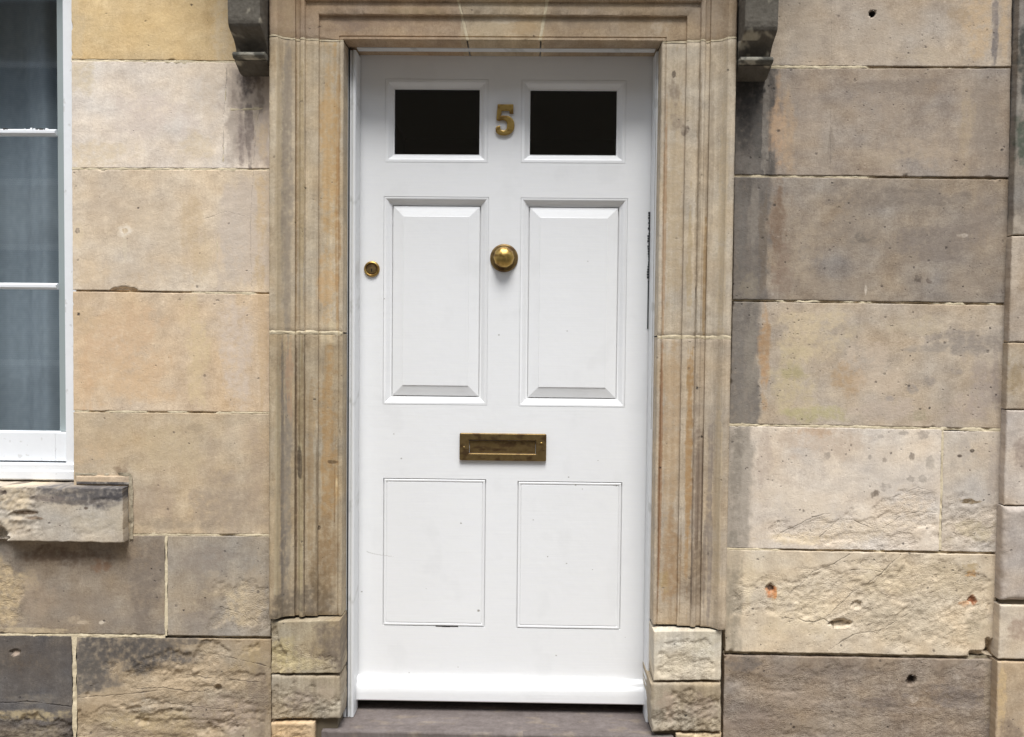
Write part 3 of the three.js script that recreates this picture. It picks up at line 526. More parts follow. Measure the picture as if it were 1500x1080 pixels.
// A bed or joint of lime mortar pressed between stones; open stretches lie deep.
function mortarGeo(pts, width, z, open, seed = 0, proud = 0.0012) {
  const pos = [], idx = []; let L = 0; const P = []; const step = 0.005;
  for (let s = 0; s + 1 < pts.length; s++) { const [a, b] = [pts[s], pts[s + 1]], l = Math.hypot(b[0] - a[0], b[1] - a[1]), n = Math.max(1, Math.round(l / step)); for (let k = s ? 1 : 0; k <= n; k++) P.push([a[0] + (b[0] - a[0]) * k / n, a[1] + (b[1] - a[1]) * k / n, L + l * k / n, (b[0] - a[0]) / l, (b[1] - a[1]) / l]); L += l; }
  const rows = [-0.5, -0.32, -0.14, 0, 0.14, 0.32, 0.5];
  P.forEach(([x, y, l, dx, dy], i) => rows.forEach((f, j) => {
    const w = width * (1.0 + 0.9 * fbm(l * 14 + seed, seed, 3)), off = f * w + 0.0016 * fbm(l * 40, seed + j, 2), px = x - dy * off, py = y + dx * off;
    const o = clamp(open(px, py)), lump = 0.0020 * fbm(px * 60, py * 60 + seed, 3) + 0.0024 * fbm(l * 11 + seed, 3, 2), curve = -Math.abs(f) * 0.0022 * (0.6 + fbm(px * 25, py * 25 + seed, 2));
    pos.push(px, py, z + proud * (1 - o) + lump * (1 - 0.5 * o) + curve * (1 - o) - o * 0.014);
    if (i && j) { const a = (i - 1) * rows.length + j - 1, c = i * rows.length + j; idx.push(a, c - 1, c, a, c, a + 1); }
  }));
  const g = new THREE.BufferGeometry(); g.setAttribute('position', new THREE.Float32BufferAttribute(pos, 3)); g.setIndex(idx); g.computeVertexNormals(); return metreUV(g);
}

// ---------- materials ----------
const mortarPale = new THREE.MeshStandardMaterial({ ...plain(0.5, 0.5, 800, (x, y) => { const v = 22 * fbm(x * 30, y * 30, 3) + 16 * fbm(x * 130, y * 130, 2); return [208 + v, 193 + v, 163 + v, 0.7 * fbm(x * 160, y * 160, 3)]; }), bumpScale: 0.002, roughness: 0.97 });
const mortarGrey = new THREE.MeshStandardMaterial({ ...plain(0.5, 0.5, 800, (x, y) => { const v = 30 * fbm(x * 24, y * 24, 3) + 16 * fbm(x * 130, y * 130, 2); return [160 + v, 148 + v, 126 + v, 0.7 * fbm(x * 160, y * 160, 3)]; }), bumpScale: 0.002, roughness: 0.97 });
const coreMat = M(96, 86, 70, 1);
const PPM = 640;
const leftMat = stoneMaterial(-1.78, -0.08, 1.06, 2.5, PPM, LEFT_STONES, LEFT_STAINS, { seed: 1, tone: [2, 0, 4] });
const rightMat = stoneMaterial(0.57, -0.08, 0.86, 2.5, PPM, RIGHT_STONES, RIGHT_STAINS, { seed: 2, tone: [2, 1, 3], speck: 1.7 });
const jambLMat = stoneMaterial(-0.86, -0.1, 0.46, 2.3, PPM, JAMB_LEFT_STONES, JAMB_LEFT_STAINS_BANDS, { seed: 3, streak: 0.3, tone: [2, 1, 1] });
const jambRMat = stoneMaterial(0.27, -0.1, 0.46, 2.3, PPM, JAMB_RIGHT_STONES, JAMB_RIGHT_STAINS, { seed: 4, streak: 0.3, tone: [1, 1, 2] });
const lintelMat = stoneMaterial(-0.9, 2.0, 1.65, 0.5, PPM, LINTEL_STONES, LINTEL_STAINS, { seed: 5, tone: [5, 2, 4] });
const sillMat = stoneMaterial(-2.45, 0.55, 1.32, 0.36, PPM, SILL_STONES, SILL_STAINS, { seed: 6, tone: [3, 0, 4], speck: 1.4 });
const nMat = stoneMaterial(1.33, -0.08, 0.34, 2.5, PPM, N_STONES, N_STAINS, { seed: 7, tone: [2, 0, 4], speck: 1.4 });
const plainStone = (() => { const f = (x, y) => { const t = (a, b) => fbm(a * 6, b * 6, 3), v = 24 * t(x, y) + 14 * fbm(x * 30, y * 30, 3) + 12 * fbm(x * 120, y * 120, 2); return [190 + v, 171 + v, 138 + v, 0.6 * fbm(x * 120, y * 120, 3)]; }; return new THREE.MeshStandardMaterial({ ...plain(1.6, 1.6, 320, f), bumpScale: 0.003, roughness: 0.96 }); })();
const crustMat = new THREE.MeshStandardMaterial({ ...plain(0.5, 0.7, 700, (x, y) => {   // black sulphate crust, rubbed pale in patches
  const p = smooth(0.12, 0.32, fbm(x * 14 + 2, y * 11, 4)), v = 16 * fbm(x * 50, y * 50, 3) + 9 * fbm(x * 160, y * 160, 2), d = 1 - p; return [96 * d + 166 * p + v, 90 * d + 158 * p + v, 80 * d + 140 * p + v, 0.6 * fbm(x * 90, y * 90, 3) + 0.3 * p]; }), bumpScale: 0.003, roughness: 0.95 });
const highlightCrust = new THREE.MeshStandardMaterial({ ...plain(0.5, 0.5, 700, (x, y) => { const p = smooth(-0.15, 0.2, fbm(x * 22 + 5, y * 40, 4)), v = 18 * fbm(x * 60, y * 60, 3), d = 1 - p; return [96 * d + 172 * p + v, 93 * d + 166 * p + v, 84 * d + 150 * p + v, 0.5 * fbm(x * 90, y * 90, 3)]; }), bumpScale: 0.003, roughness: 0.95 });  // paler crust for the bracket roll: its lit highlight put into the colour
const DOOR = { x0: -0.5196, x1: 0.374, y0: 0.1405, y1: 2.1408, z: -0.120 };
const marks = [[0.133, 0.8417, 2.2], [0.1543, 0.8173, 2.6], [0.1756, 0.8052, 1.6], [0.2801, 0.8163, 2], [0.0254, 0.7077, 1.6], [0.071, 0.5941, 2], [0.1299, 0.5738, 2], [0.2101, 0.5555, 1.6], [-0.0858, 1.2771, 2.4], [-0.1979, 0.694, 2.8], [-0.3836, 0.8929, 2.4], [-0.4384, 1.3842, 1.6], [-0.5044, 0.4763, 2.6], [-0.1411, 0.4225, 4], [-0.407, 0.9686, 1.6], [0.2233, 0.8945, 1.4], [-0.3045, 0.4885, 1.5], [0.1015, 0.2855, 2], [-0.203, 0.2449, 1.6], [-0.3552, 0.2246, 1.5], [0.3146, 0.3464, 1.4], [0.1827, 1.5034, 1.4], [0.1218, 1.2903, 1.8]];
const paint = new THREE.MeshPhysicalMaterial({ ...plain(0.94, 2.06, 640, (x, y) => {
  let d = 0; for (const [mx, my, r] of marks) { const q = Math.hypot(x - mx, (y - my) * 1.3) / (r * 0.001); if (q < 2) d = Math.max(d, 1 - smooth(0.6, 1.2, q + 0.5 * noise(x * 700, y * 700))); }
  const sx = (x + 0.4897) / 0.083, sy = 0.6049 - 0.0178 * Math.sqrt(clamp(sx)) ; if (sx > 0 && sx < 1 && Math.abs(y - sy) < 0.0012 * (1 - 0.5 * sx)) d = Math.max(d, 0.38);
  const grime = smooth(0.16, 0.42, fbm(x * 9 + 3, y * 7 + 1, 5)), brush = fbm(x * 8, y * 220, 2), v = 2.5 * fbm(x * 4, y * 4, 3) + 1.6 * brush - 3 * grime;
  return [(233 + v) * (1 - 0.35 * d), (233 + v) * (1 - 0.37 * d), (232.5 + v) * (1 - 0.4 * d), 0.25 * brush + 0.5 * fbm(x * 40, y * 40, 2) + 0.15 * fbm(x * 6, y * 300, 2)];
}, -0.535, 0.10, false), bumpScale: 0.0009, roughness: 0.40, clearcoat: 0.15, clearcoatRoughness: 0.35 });
const framePaint = new THREE.MeshStandardMaterial({ ...plain(0.6, 0.6, 500, (x, y) => { const g = smooth(0.22, 0.4, fbm(x * 14, y * 10, 4)), v = 4 * fbm(x * 10, y * 10, 3) - 22 * g; return [224 + v, 225 + v, 225 + v * 1.1, 0.5 * fbm(x * 60, y * 60, 3)]; }), bumpScale: 0.001, roughness: 0.45 });
const windowPaint = new THREE.MeshStandardMaterial({ ...plain(0.6, 0.6, 500, (x, y) => { const v = 5 * fbm(x * 10, y * 10, 3), c = 0.3 * smooth(0.38, 0.44, fbm(x * 45, y * 45, 4)); return [232 + v - 60 * c, 234 + v - 66 * c, 236 + v - 74 * c, 0.5 * fbm(x * 60, y * 60, 3) - c]; }), bumpScale: 0.001, roughness: 0.45 });
const brassFn = (r, g, b, patch) => (x, y) => { const p = smooth(-0.05, 0.35, fbm(x * 30, y * 45, 4)), v = 14 * fbm(x * 70, y * 70, 3); return [r + v - patch * p, g + v - patch * p, b + v - patch * 0.6 * p, 0.4 * fbm(x * 200, y * 200, 2)]; };
const brass = new THREE.MeshStandardMaterial({ ...plain(0.3, 0.3, 900, brassFn(186, 156, 92, 40)), bumpScale: 0.0004, metalness: 1, roughness: 0.40 });
const bronze = new THREE.MeshStandardMaterial({ ...plain(0.3, 0.3, 900, brassFn(134, 112, 74, 30)), bumpScale: 0.0005, metalness: 0.9, roughness: 0.46 });
const blackMat = M(14, 13, 12, 0.9), sealMat = M(52, 54, 58, 0.85);
const glass = new THREE.MeshPhysicalMaterial({ color: 0xffffff, transmission: 1, thickness: 0, roughness: 0.02, ior: 1.5, specularIntensity: 0.6 });

// ---------- ground ----------
const slabs = new THREE.MeshStandardMaterial({ ...plain(2, 2, 256, (x, y) => { const v = 26 * fbm(x * 6, y * 6, 3) + 18 * fbm(x * 50, y * 50, 3); return [126 + v, 118 + v, 108 + v, fbm(x * 60, y * 60, 3)]; }), bumpScale: 0.003, roughness: 0.95 });
const asphalt = new THREE.MeshStandardMaterial({ ...plain(2, 2, 256, (x, y) => { const v = 14 * fbm(x * 3, y * 3, 3) + 26 * fbm(x * 90, y * 90, 2); return [72 + v, 72 + v, 73 + v, fbm(x * 90, y * 90, 2)]; }), bumpScale: 0.006, roughness: 0.95 });
const flat = (x0, z0, x1, z1, y) => { const g = new THREE.PlaneGeometry(x1 - x0, z1 - z0); g.rotateX(-Math.PI / 2); g.translate((x0 + x1) / 2, y, (z0 + z1) / 2); const p = g.attributes.position, uv = []; for (let i = 0; i < p.count; i++) uv.push(p.getX(i), p.getZ(i)); g.setAttribute('uv', new THREE.Float32BufferAttribute(uv, 2)); return g; };
structure('ground', flat(-60, -60, 60, 60, -0.16), asphalt);
structure('road', flat(-60, 1.4, 60, 5.4, -0.12), asphalt);
structure('pavement', boxG(-12, -0.15, -0.02, 12, 0, 1.4, 0.012), slabs);
structure('far_pavement', boxG(-12, -0.15, 5.4, 12, 0, 6.9, 0.012), slabs);

// ---------- the front wall ----------
const wall = thing('stone_wall', 'weathered honey and grey ashlar stone wall around the white door and the sash window', 'wall', [0, 0, 0]);
for (const s of LEFT_STONES) part(wall, 'stone_block', stoneGeo(s, 0, 0.06, { edge: 0.0011, chip: 0.7 }), leftMat);
for (const s of RIGHT_STONES) part(wall, 'stone_block', stoneGeo(s, 0, 0.06), rightMat);
const out = (id, x0, y0, x1, y1) => part(wall, 'stone_block', stoneGeo({ id, q: box4(x0, y0, x1, y1) }, 0, 0.06, { step: 0.03 }), plainStone);
for (const [y0, y1] of [[2.366, 2.72], [2.728, 3.06], [3.068, 3.4]]) { out('x1', -3.1, y0, -2.42, y1); out('x2', -1.338, y0, -0.60, y1); out('x3', -0.592, y0, 0.10, y1); out('x4', 0.108, y0, 0.69, y1); out('x5', 0.698, y0, 1.38, y1); }
for (const [y0, y1] of [[2.063, 2.358], [1.752, 2.055], [1.396, 1.744], [1.04, 1.388], [0.672, 1.032], [0.372, 0.664], [-0.05, 0.364]]) out('y1', -3.1, y0, -2.42, y1);
out('y2', -2.412, 0.372, -1.90, 0.655); out('y3', -2.412, -0.05, -1.90, 0.364); out('y4', -2.412, 2.728, -1.346, 3.06); out('y5', -2.412, 3.068, -1.346, 3.4);
part(wall, 'window_lintel', stoneGeo({ id: 'w1', q: box4(-2.46, 2.45, -1.346, 2.72) }, 0.001, 0.12, { step: 0.03 }), plainStone);
{ // the solid of the wall behind the facing, with the door and window openings
  const s = new THREE.Shape([[-3.1, -0.15], [1.64, -0.15], [1.64, 3.4], [-3.1, 3.4]].map((p) => new THREE.Vector2(...p)));
  s.holes.push(new THREE.Path([[-0.60, -0.10], [-0.60, 2.20], [0.45, 2.20], [0.45, -0.10]].map((p) => new THREE.Vector2(...p))), new THREE.Path([[-2.42, 0.78], [-2.42, 2.46], [-1.337, 2.46], [-1.337, 0.78]].map((p) => new THREE.Vector2(...p))));
  const g = new THREE.ExtrudeGeometry(s, { depth: 0.32, bevelEnabled: false }); g.translate(0, 0, -0.352); part(wall, 'wall_core', metreUV(g), coreMat);
}
const band = (lo, hi, v) => smooth(lo - 0.02, lo + 0.02, v) * (1 - smooth(hi - 0.02, hi + 0.02, v));
const rag = (x, y, a = 0.6) => clamp(a + 1.6 * fbm(x * 14, y * 14 + 5, 3));
const joints = [   // points, width, how open, colour
  [[[-1.34, 2.065], [-0.755, 2.062]], 0.011, () => 0, 1], [[[-1.34, 1.752], [-0.895, 1.753], [-0.76, 1.751]], 0.011, (x, y) => 0.25 * rag(x, y, 0), 1],
  [[[-1.338, 1.394], [-0.755, 1.392]], 0.012, (x, y) => rag(x, y, 0.75) * (band(-1.4, -1.0, x) + band(-0.80, -0.7, x)), 1], [[[-1.338, 1.038], [-0.755, 1.040]], 0.010, (x, y) => rag(x, y, 0.1), 1],
  [[[-1.18, 0.674], [-0.755, 0.677]], 0.012, (x, y) => rag(x, y, 0.1) * band(-0.95, -0.7, x), 1], [[[-1.066, 0.672], [-1.067, 0.37]], 0.012, () => 0, 1],
  [[[-1.72, 0.364], [-1.07, 0.368]], 0.012, (x, y) => rag(x, y, -0.3), 1], [[[-1.07, 0.368], [-0.755, 0.368]], 0.010, (x, y) => rag(x, y, 0.8), 2], [[[-1.344, 0.364], [-1.345, -0.05]], 0.014, (x, y) => rag(x, y, -0.2), 1],
  [[[-0.882, 2.06], [-0.889, 1.93], [-0.895, 1.75]], 0.004, (x, y) => 0.3 * rag(x, y, 0.0), 1], [[[-0.885, 1.925], [-0.755, 1.932]], 0.010, () => 0, 1], [[[-0.912, 1.75], [-0.912, 1.396]], 0.0035, (x, y) => 0.3 * rag(x, y, 0.1), 1],
  [[[0.60, 2.058], [1.383, 2.059]], 0.013, (x, y) => rag(x, y, 0.7) * band(0.98, 1.5, x), 1], [[[0.596, 1.745], [0.69, 1.744], [1.386, 1.743]], 0.011, (x, y) => rag(x, y, 0.85) * (0.25 + 0.75 * band(0.99, 1.5, x)), 1],
  [[[0.598, 1.386], [1.386, 1.380]], 0.010, (x, y) => rag(x, y, 0.45), 1], [[[0.595, 1.022], [0.68, 1.021], [1.388, 1.016]], 0.012, (x, y) => rag(x, y, -0.3), 1], [[[1.2155, 1.012], [1.2165, 0.66]], 0.010, (x, y) => rag(x, y, 0.0) * band(0.6, 0.8, y), 1],
  [[[0.593, 0.655], [1.388, 0.651]], 0.010, (x, y) => rag(x, y, 0.75) * band(0.76, 1.5, x), 1], [[[0.593, 0.3435], [1.384, 0.342]], 0.011, (x, y) => rag(x, y, 0.95), 2],
  [[[1.389, 2.36], [1.391, 1.0], [1.391, 0.64]], 0.010, (x, y) => rag(x, y, 0.5), 2]];
joints.forEach(([p, w, open, c], i) => part(wall, 'mortar_joint', mortarGeo(p, w * 0.8, -0.0006, open, i * 7.3, 0.0004), c === 1 ? mortarPale : mortarGrey));

// ---------- the moulded stone surround ----------
const PROFILE = [[0, -0.13], [0, -0.06], [0, 0.0], [0, 0.017], [0.003, 0.020], [0.009, 0.020], [0.0105, 0.0155], [0.0125, 0.0155], [0.0135, 0.018], [0.030, 0.018], [0.050, 0.018], [0.0695, 0.018], [0.070, 0.0285], [0.072, 0.030], [0.09, 0.030], [0.105, 0.030], [0.1065, 0.030], [0.107, 0.036], [0.109, 0.0405], [0.114, 0.0435], [0.119, 0.0415], [0.1225, 0.036], [0.1245, 0.026], [0.129, 0.0235], [0.136, 0.0255], [0.137, 0.0345], [0.141, 0.0345], [0.148, 0.0350], [0.156, 0.0370], [0.164, 0.0415], [0.171, 0.0490], [0.176, 0.0575], [0.178, 0.0600], [0.180, 0.066], [0.185, 0.0690], [0.193, 0.0700], [0.200, 0.068], [0.2045, 0.062], [0.206, 0.053], [0.206, 0.02], [0.206, -0.03]];
for (const p of PROFILE) if (p[1] > 0.018) p[1] = 0.018 + 0.85 * (p[1] - 0.018);
const ARRIS = new Set([3, 4, 5, 11, 12, 13, 16, 17, 19, 25, 33, 34, 36, 37]);
// sweeps the profile along path(u) = points for that distance from the opening's edge
function sweep(path, { seed = 0, rise = 0, side = 1, step = 0.008, from = 0, to = PROFILE.length, rough = 1, lie = [side > 0 ? -0.5 : 0.5, 0] } = {}) {
  const cols = [], segs = []; const first = path(0.1);
  for (let s = 0; s + 1 < first.length; s++) segs.push(Math.max(2, Math.round(Math.hypot(first[s + 1][0] - first[s][0], first[s + 1][1] - first[s][1]) / step)));
  for (let k = from; k < to; k++) {
    const [u, z] = PROFILE[k], p = path(u), c = [];
    for (let s = 0; s + 1 < p.length; s++) for (let i = s ? 1 : 0; i <= segs[s]; i++) {
      const t = i / segs[s]; let x = p[s][0] + t * (p[s + 1][0] - p[s][0]), y = p[s][1] + t * (p[s + 1][1] - p[s][1]);
      const l = x * 1.3 + y, chip = ARRIS.has(k) ? 0.0016 * fbm(l * 40, u * 50 + seed, 3) - 0.006 * smooth(0.42, 0.62, fbm(l * 16 + seed, u * 60, 3)) : 0;
      const end = rough * 0.0025 * (1 - smooth(0, 0.006, Math.min(i, segs.reduce((a, b) => a + b, 0) - i) * step));
      c.push(x, y, z + rise + 0.0010 * fbm(x * 12 + seed, y * 12, 2) + 0.0009 * fbm(x * 45, y * 30 + seed, 3) + (z > -0.05 ? chip - (s === 0 || s + 2 === p.length ? end : 0) : 0));
    }
    cols.push(c);
  }
  const n = cols[0].length / 3, pos = cols.flat(), idx = [];
  for (let k = 1; k < cols.length; k++) for (let i = 1; i < n; i++) { const a = (k - 1) * n + i - 1, b = k * n + i - 1; if (side > 0) idx.push(a, b + 1, b, a, a + 1, b + 1); else idx.push(a, b, b + 1, a, b + 1, a + 1); }
  const g = new THREE.BufferGeometry(); g.setAttribute('position', new THREE.Float32BufferAttribute(pos, 3)); g.setIndex(idx); metreUV(g, 0.035, lie[0], lie[1]); return toCreasedNormals(g, 0.55);
}
const surround = thing('door_surround', 'moulded honey stone architrave framing the white front door', 'door surround', [-0.08, 0, 0]);
const jamb = (x, s, y0, y1) => (u) => [[x + s * u, y0], [x + s * u, y1]];
part(surround, 'jamb_stone', sweep(jamb(XL, -1, JAMB_Y.joint + 0.002, JAMB_Y.top), { seed: 1 }), jambLMat);
part(surround, 'jamb_stone', sweep(jamb(XL, -1, JAMB_Y.left + 0.002, JAMB_Y.joint - 0.002), { seed: 2 }), jambLMat, 'darker streaked lower jamb stone');
part(surround, 'jamb_stone', sweep(jamb(XR, 1, JAMB_Y.joint + 0.001, JAMB_Y.top), { seed: 3, side: -1 }), jambRMat);
part(surround, 'jamb_stone', sweep(jamb(XR, 1, JAMB_Y.right + 0.002, JAMB_Y.joint - 0.003), { seed: 4, side: -1 }), jambRMat, 'brown streaked lower jamb stone');
const cutL = (u) => -0.1815 - 0.245 * u, cutR = (u) => 0.0305 + 0.175 * u, JT = JAMB_Y.top + 0.004;
part(surround, 'lintel_stone', sweep((u) => [[XL - u, JT], [XL - u, SOFFIT + Math.max(u, 0.0015)], [cutL(u) - 0.002, SOFFIT + u]], { seed: 5, lie: [0, 0.5] }), lintelMat);
part(surround, 'lintel_stone', sweep((u) => [[cutL(u) + 0.002, SOFFIT + u], [cutR(u) - 0.002, SOFFIT + u]], { seed: 6, lie: [0, 0.5] }), lintelMat, 'paler keystone of the lintel');
part(surround, 'lintel_stone', sweep((u) => [[XR + u, JT], [XR + u, SOFFIT + Math.max(u, 0.0015)], [cutR(u) + 0.002, SOFFIT + u]], { seed: 7, side: -1, lie: [0, 0.5] }), lintelMat);
const mj = (path, seed, side, wide = 1) => part(surround, 'mortar_joint', sweep(path, { seed, rise: 0.0006, side, step: 0.002, from: 3, to: 38, rough: 0.6 }), mortarPale);
const blob = (u, s) => 0.0046 + 0.0050 * fbm(u * 60 + s, s, 3) + 0.004 * smooth(0.1, 0.4, fbm(u * 25 + s * 3, 9, 2));
mj((u) => [[XL - u, 1.278 - blob(u, 1)], [XL - u, 1.278 + blob(u, 2)]], 1, 1); mj((u) => [[XR + u, 1.2765 - blob(u, 3)], [XR + u, 1.2765 + blob(u, 4)]], 2, -1);
mj((u) => [[cutL(u) - 0.7 * blob(u, 5), SOFFIT + u], [cutL(u) + 1.3 * blob(u, 6), SOFFIT + u]], 3, 1); mj((u) => [[cutR(u) - 1.4 * blob(u, 7), SOFFIT + u], [cutR(u) + 0.7 * blob(u, 8), SOFFIT + u]], 4, 1);
mj((u) => [[XL - u, JT - 0.002 - 0.5 * blob(u, 9)], [XL - u, JT - 0.002 + 0.45 * blob(u, 10)]], 5, 1); mj((u) => [[XR + u, JT - 0.002 - 0.5 * blob(u, 11)], [XR + u, JT - 0.002 + 0.45 * blob(u, 12)]], 6, -1);
PLINTHS.forEach((s, i) => part(surround, 'plinth_block', stoneGeo(s, 0.050 + [0, -0.002, 0.001, 0, 0.002, -0.001][i], 0.19, { step: 0.0035, edge: i % 3 ? 0.008 : 0.003, chip: i % 3 ? 1.8 : 1 }), i < 3 ? jambLMat : jambRMat));
part(surround, 'plinth_backing', boxG(-0.728, 0.0, -0.13, -0.546, 0.43, 0.030), coreMat); part(surround, 'plinth_backing', boxG(0.386, 0.0, -0.13, 0.562, 0.42, 0.030), coreMat);
part(surround, 'frieze_stone', boxG(-0.742, 2.331, -0.03, 0.582, 2.618, 0.04, 0.004), plainStone);

// ---------- brackets and the hood they carry ----------
{
  const curve = new THREE.SplineCurve([[0.138, 2.24], [0.131, 2.19], [0.128, 2.15], [0.127, 2.128], [0.122, 2.112], [0.108, 2.102], [0.090, 2.094], [0.072, 2.083], [0.060, 2.070], [0.054, 2.058]].map((p) => new THREE.Vector2(...p))).getPoints(36).map((p) => [p.x, p.y]);
  const roll = new THREE.SplineCurve([[0.078, 2.0545], [0.0885, 2.050], [0.0900, 2.042], [0.082, 2.0345]].map((p) => new THREE.Vector2(...p))).getPoints(10).map((p) => [p.x, p.y]);
  const foot = new THREE.SplineCurve([[0.070, 2.0325], [0.060, 2.030], [0.046, 2.022], [0.034, 2.013], [0.018, 2.0085]].map((p) => new THREE.Vector2(...p))).getPoints(12).map((p) => [p.x, p.y]);
  const side = [[-0.03, 2.62], [0.185, 2.62], [0.185, 2.58], [0.180, 2.50], [0.168, 2.42], [0.155, 2.34], [0.146, 2.28], ...curve, [0.052, 2.0545], [0.052, 2.0335], ...foot, [-0.03, 2.008]];
  const make = (x0, x1, dy, label) => {
    const t = thing('scroll_bracket', label, 'bracket', [(x0 + x1) / 2, 2.008 + dy, 0], 'scroll brackets at the top of the door surround');
    const s = new THREE.Shape(side.map(([z, y]) => new THREE.Vector2(z, y + dy))), g = new THREE.ExtrudeGeometry(s, { depth: x1 - x0 - 0.008, bevelEnabled: true, bevelThickness: 0.004, bevelSize: 0.004, bevelOffset: -0.004, bevelSegments: 2 });
    g.rotateY(-Math.PI / 2); g.translate(x1 - 0.004, 0, 0);
    part(t, 'scroll', toCreasedNormals(metreUV(g, 0.1), 0.5), crustMat);
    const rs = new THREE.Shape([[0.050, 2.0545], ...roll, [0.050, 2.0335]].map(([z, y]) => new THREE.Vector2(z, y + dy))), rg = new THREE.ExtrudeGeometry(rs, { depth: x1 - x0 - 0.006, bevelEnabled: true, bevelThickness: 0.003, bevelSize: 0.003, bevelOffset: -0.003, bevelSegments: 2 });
    rg.rotateY(-Math.PI / 2); rg.translate(x1 - 0.003, 0, 0); part(t, 'roll_moulding', toCreasedNormals(metreUV(rg, 0.1), 0.5), highlightCrust, 'roll with its lit highlight painted in paler colour');
  };
  make(-0.8380, -0.7465, 0.014, 'black crusted stone scroll bracket above the patched honey stone beside the sash window');
  make(0.587, 0.679, 0.007, 'black crusted stone scroll bracket above the dark stained strip right of the door surround');
  const hood = thing('door_hood', 'flat stone hood carried by the two scroll brackets over the door', 'hood', [-0.08, 2.622, 0]);
  part(hood, 'slab', boxG(-0.92, 2.622, -0.03, 0.76, 2.68, 0.23, 0.006), plainStone); part(hood, 'cornice', boxG(-0.95, 2.681, -0.03, 0.79, 2.735, 0.26, 0.02, 4), plainStone);
}

// ---------- the door frame ----------
const doorFrame = thing('doorcase', 'narrow white painted timber frame set inside the stone surround', 'door frame', [-0.07, 0.112, -0.08]);
{
  const post = (x0, x1, s) => {   // a post with a bead on its inner edge, drawn in plan and run up
    const a = s > 0 ? [x0, x1] : [x1, x0], p = [[a[1], -0.17], [a[1], -0.046], [a[0] + s * 0.014, -0.046], [a[0] + s * 0.0125, -0.050], [a[0] + s * 0.0105, -0.047], [a[0] + s * 0.008, -0.0445], [a[0] + s * 0.004, -0.0445], [a[0] + s * 0.001, -0.047], [a[0], -0.052], [a[0], -0.1165], [a[0] + s * 0.0085, -0.1165], [a[0] + s * 0.0085, -0.17]];
    const sh = new THREE.Shape(p.map(([x, z]) => new THREE.Vector2(x, -z))), g = new THREE.ExtrudeGeometry(sh, { depth: 2.001, bevelEnabled: false }); g.rotateX(-Math.PI / 2); g.translate(0, 0.1135, 0); return metreUV(g);
  };
  part(doorFrame, 'frame_post', post(-0.598, -0.5145, -1), framePaint); part(doorFrame, 'frame_post', post(0.371, 0.448, 1), framePaint);
  part(doorFrame, 'frame_head', mergeGeometries([boxG(-0.5130, 2.1195, -0.075, 0.3695, 2.198, -0.046, 0.002), boxG(-0.5130, 2.146, -0.17, 0.3695, 2.198, -0.076, 0.002)]), framePaint);
  part(doorFrame, 'sealant', boxG(-0.5365, 0.115, -0.05, -0.5315, 2.12, -0.0445, 0.0015), sealMat); part(doorFrame, 'sealant', boxG(0.3725, 1.0, -0.05, 0.3765, 2.12, -0.0455, 0.0015), M(120, 116, 108, 0.9));
}

// ---------- the door ----------
const door = thing('front_door', 'white painted panelled front door with two small dark panes and brass fittings', 'door', [-0.073, 0.1405, -0.14]);
const ZF = DOOR.z;
function frameGeo([x0, y0, x1, y1], prof, fill = false, crease = 0.6) {   // a mitred moulding round a rectangle; prof: distance inwards, height over the door's face
  const pos = [], quad = (a, b, c, d) => pos.push(...a, ...b, ...c, ...a, ...c, ...d), at = (k) => { const [u, z] = prof[k]; return [[x0 + u, y0 + u, ZF + z], [x1 - u, y0 + u, ZF + z], [x1 - u, y1 - u, ZF + z], [x0 + u, y1 - u, ZF + z]]; };
  for (let k = 0; k + 1 < prof.length; k++) { const A = at(k), B = at(k + 1); for (let s = 0; s < 4; s++) quad(A[s], A[(s + 1) % 4], B[(s + 1) % 4], B[s]); }
  if (fill) quad(...at(prof.length - 1));
  const g = new THREE.BufferGeometry(); g.setAttribute('position', new THREE.Float32BufferAttribute(pos, 3)); g.computeVertexNormals(); metreUV(g, ZF);
  return toCreasedNormals(g, crease);
}
const panes = [[-0.439, 1.8003, -0.1253, 2.052], [-0.0244, 1.8013, 0.2928, 2.051]], raised = [[-0.4418, 1.0602, -0.1206, 1.697], [-0.0232, 1.0587, 0.3021, 1.696]], flush = [[-0.439, 0.3713, -0.1213, 0.8322], [-0.0241, 0.3692, 0.2979, 0.828]];
{
  const rect = ([x0, y0, x1, y1], C) => new C([[x0, y0], [x1, y0], [x1, y1], [x0, y1]].map((p) => new THREE.Vector2(...p)));
  const s = rect([DOOR.x0, DOOR.y0, DOOR.x1, DOOR.y1], THREE.Shape); for (const r of [...panes, ...raised, ...flush]) s.holes.push(rect(r, THREE.Path));
  const g = new THREE.ExtrudeGeometry(s, { depth: 0.042, bevelEnabled: false }); g.translate(0, 0, ZF - 0.042); part(door, 'door_leaf', metreUV(g, ZF), paint);
}
for (const r of raised) {
  const p = part(door, 'raised_panel', frameGeo([r[0] + 0.0248, r[1] + 0.0248, r[2] - 0.0248, r[3] - 0.0248], [[0, -0.036], [0, -0.021], [0.0030, -0.021], [0.0032, -0.0125], [0.0335, -0.0058], [0.0345, -0.0056], [0.0352, -0.0042]], true, 0.08), paint);
  part(p, 'panel_moulding', frameGeo(r, [[0, -0.004], [0.0011, -0.004], [0.0013, -0.0004], [0.0045, 0.0004], [0.0075, -0.0006], [0.0115, -0.0032], [0.0150, -0.0066], [0.0185, -0.0098], [0.0215, -0.0118], [0.0235, -0.0122], [0.0246, -0.0128], [0.0248, -0.022]]), paint);
}
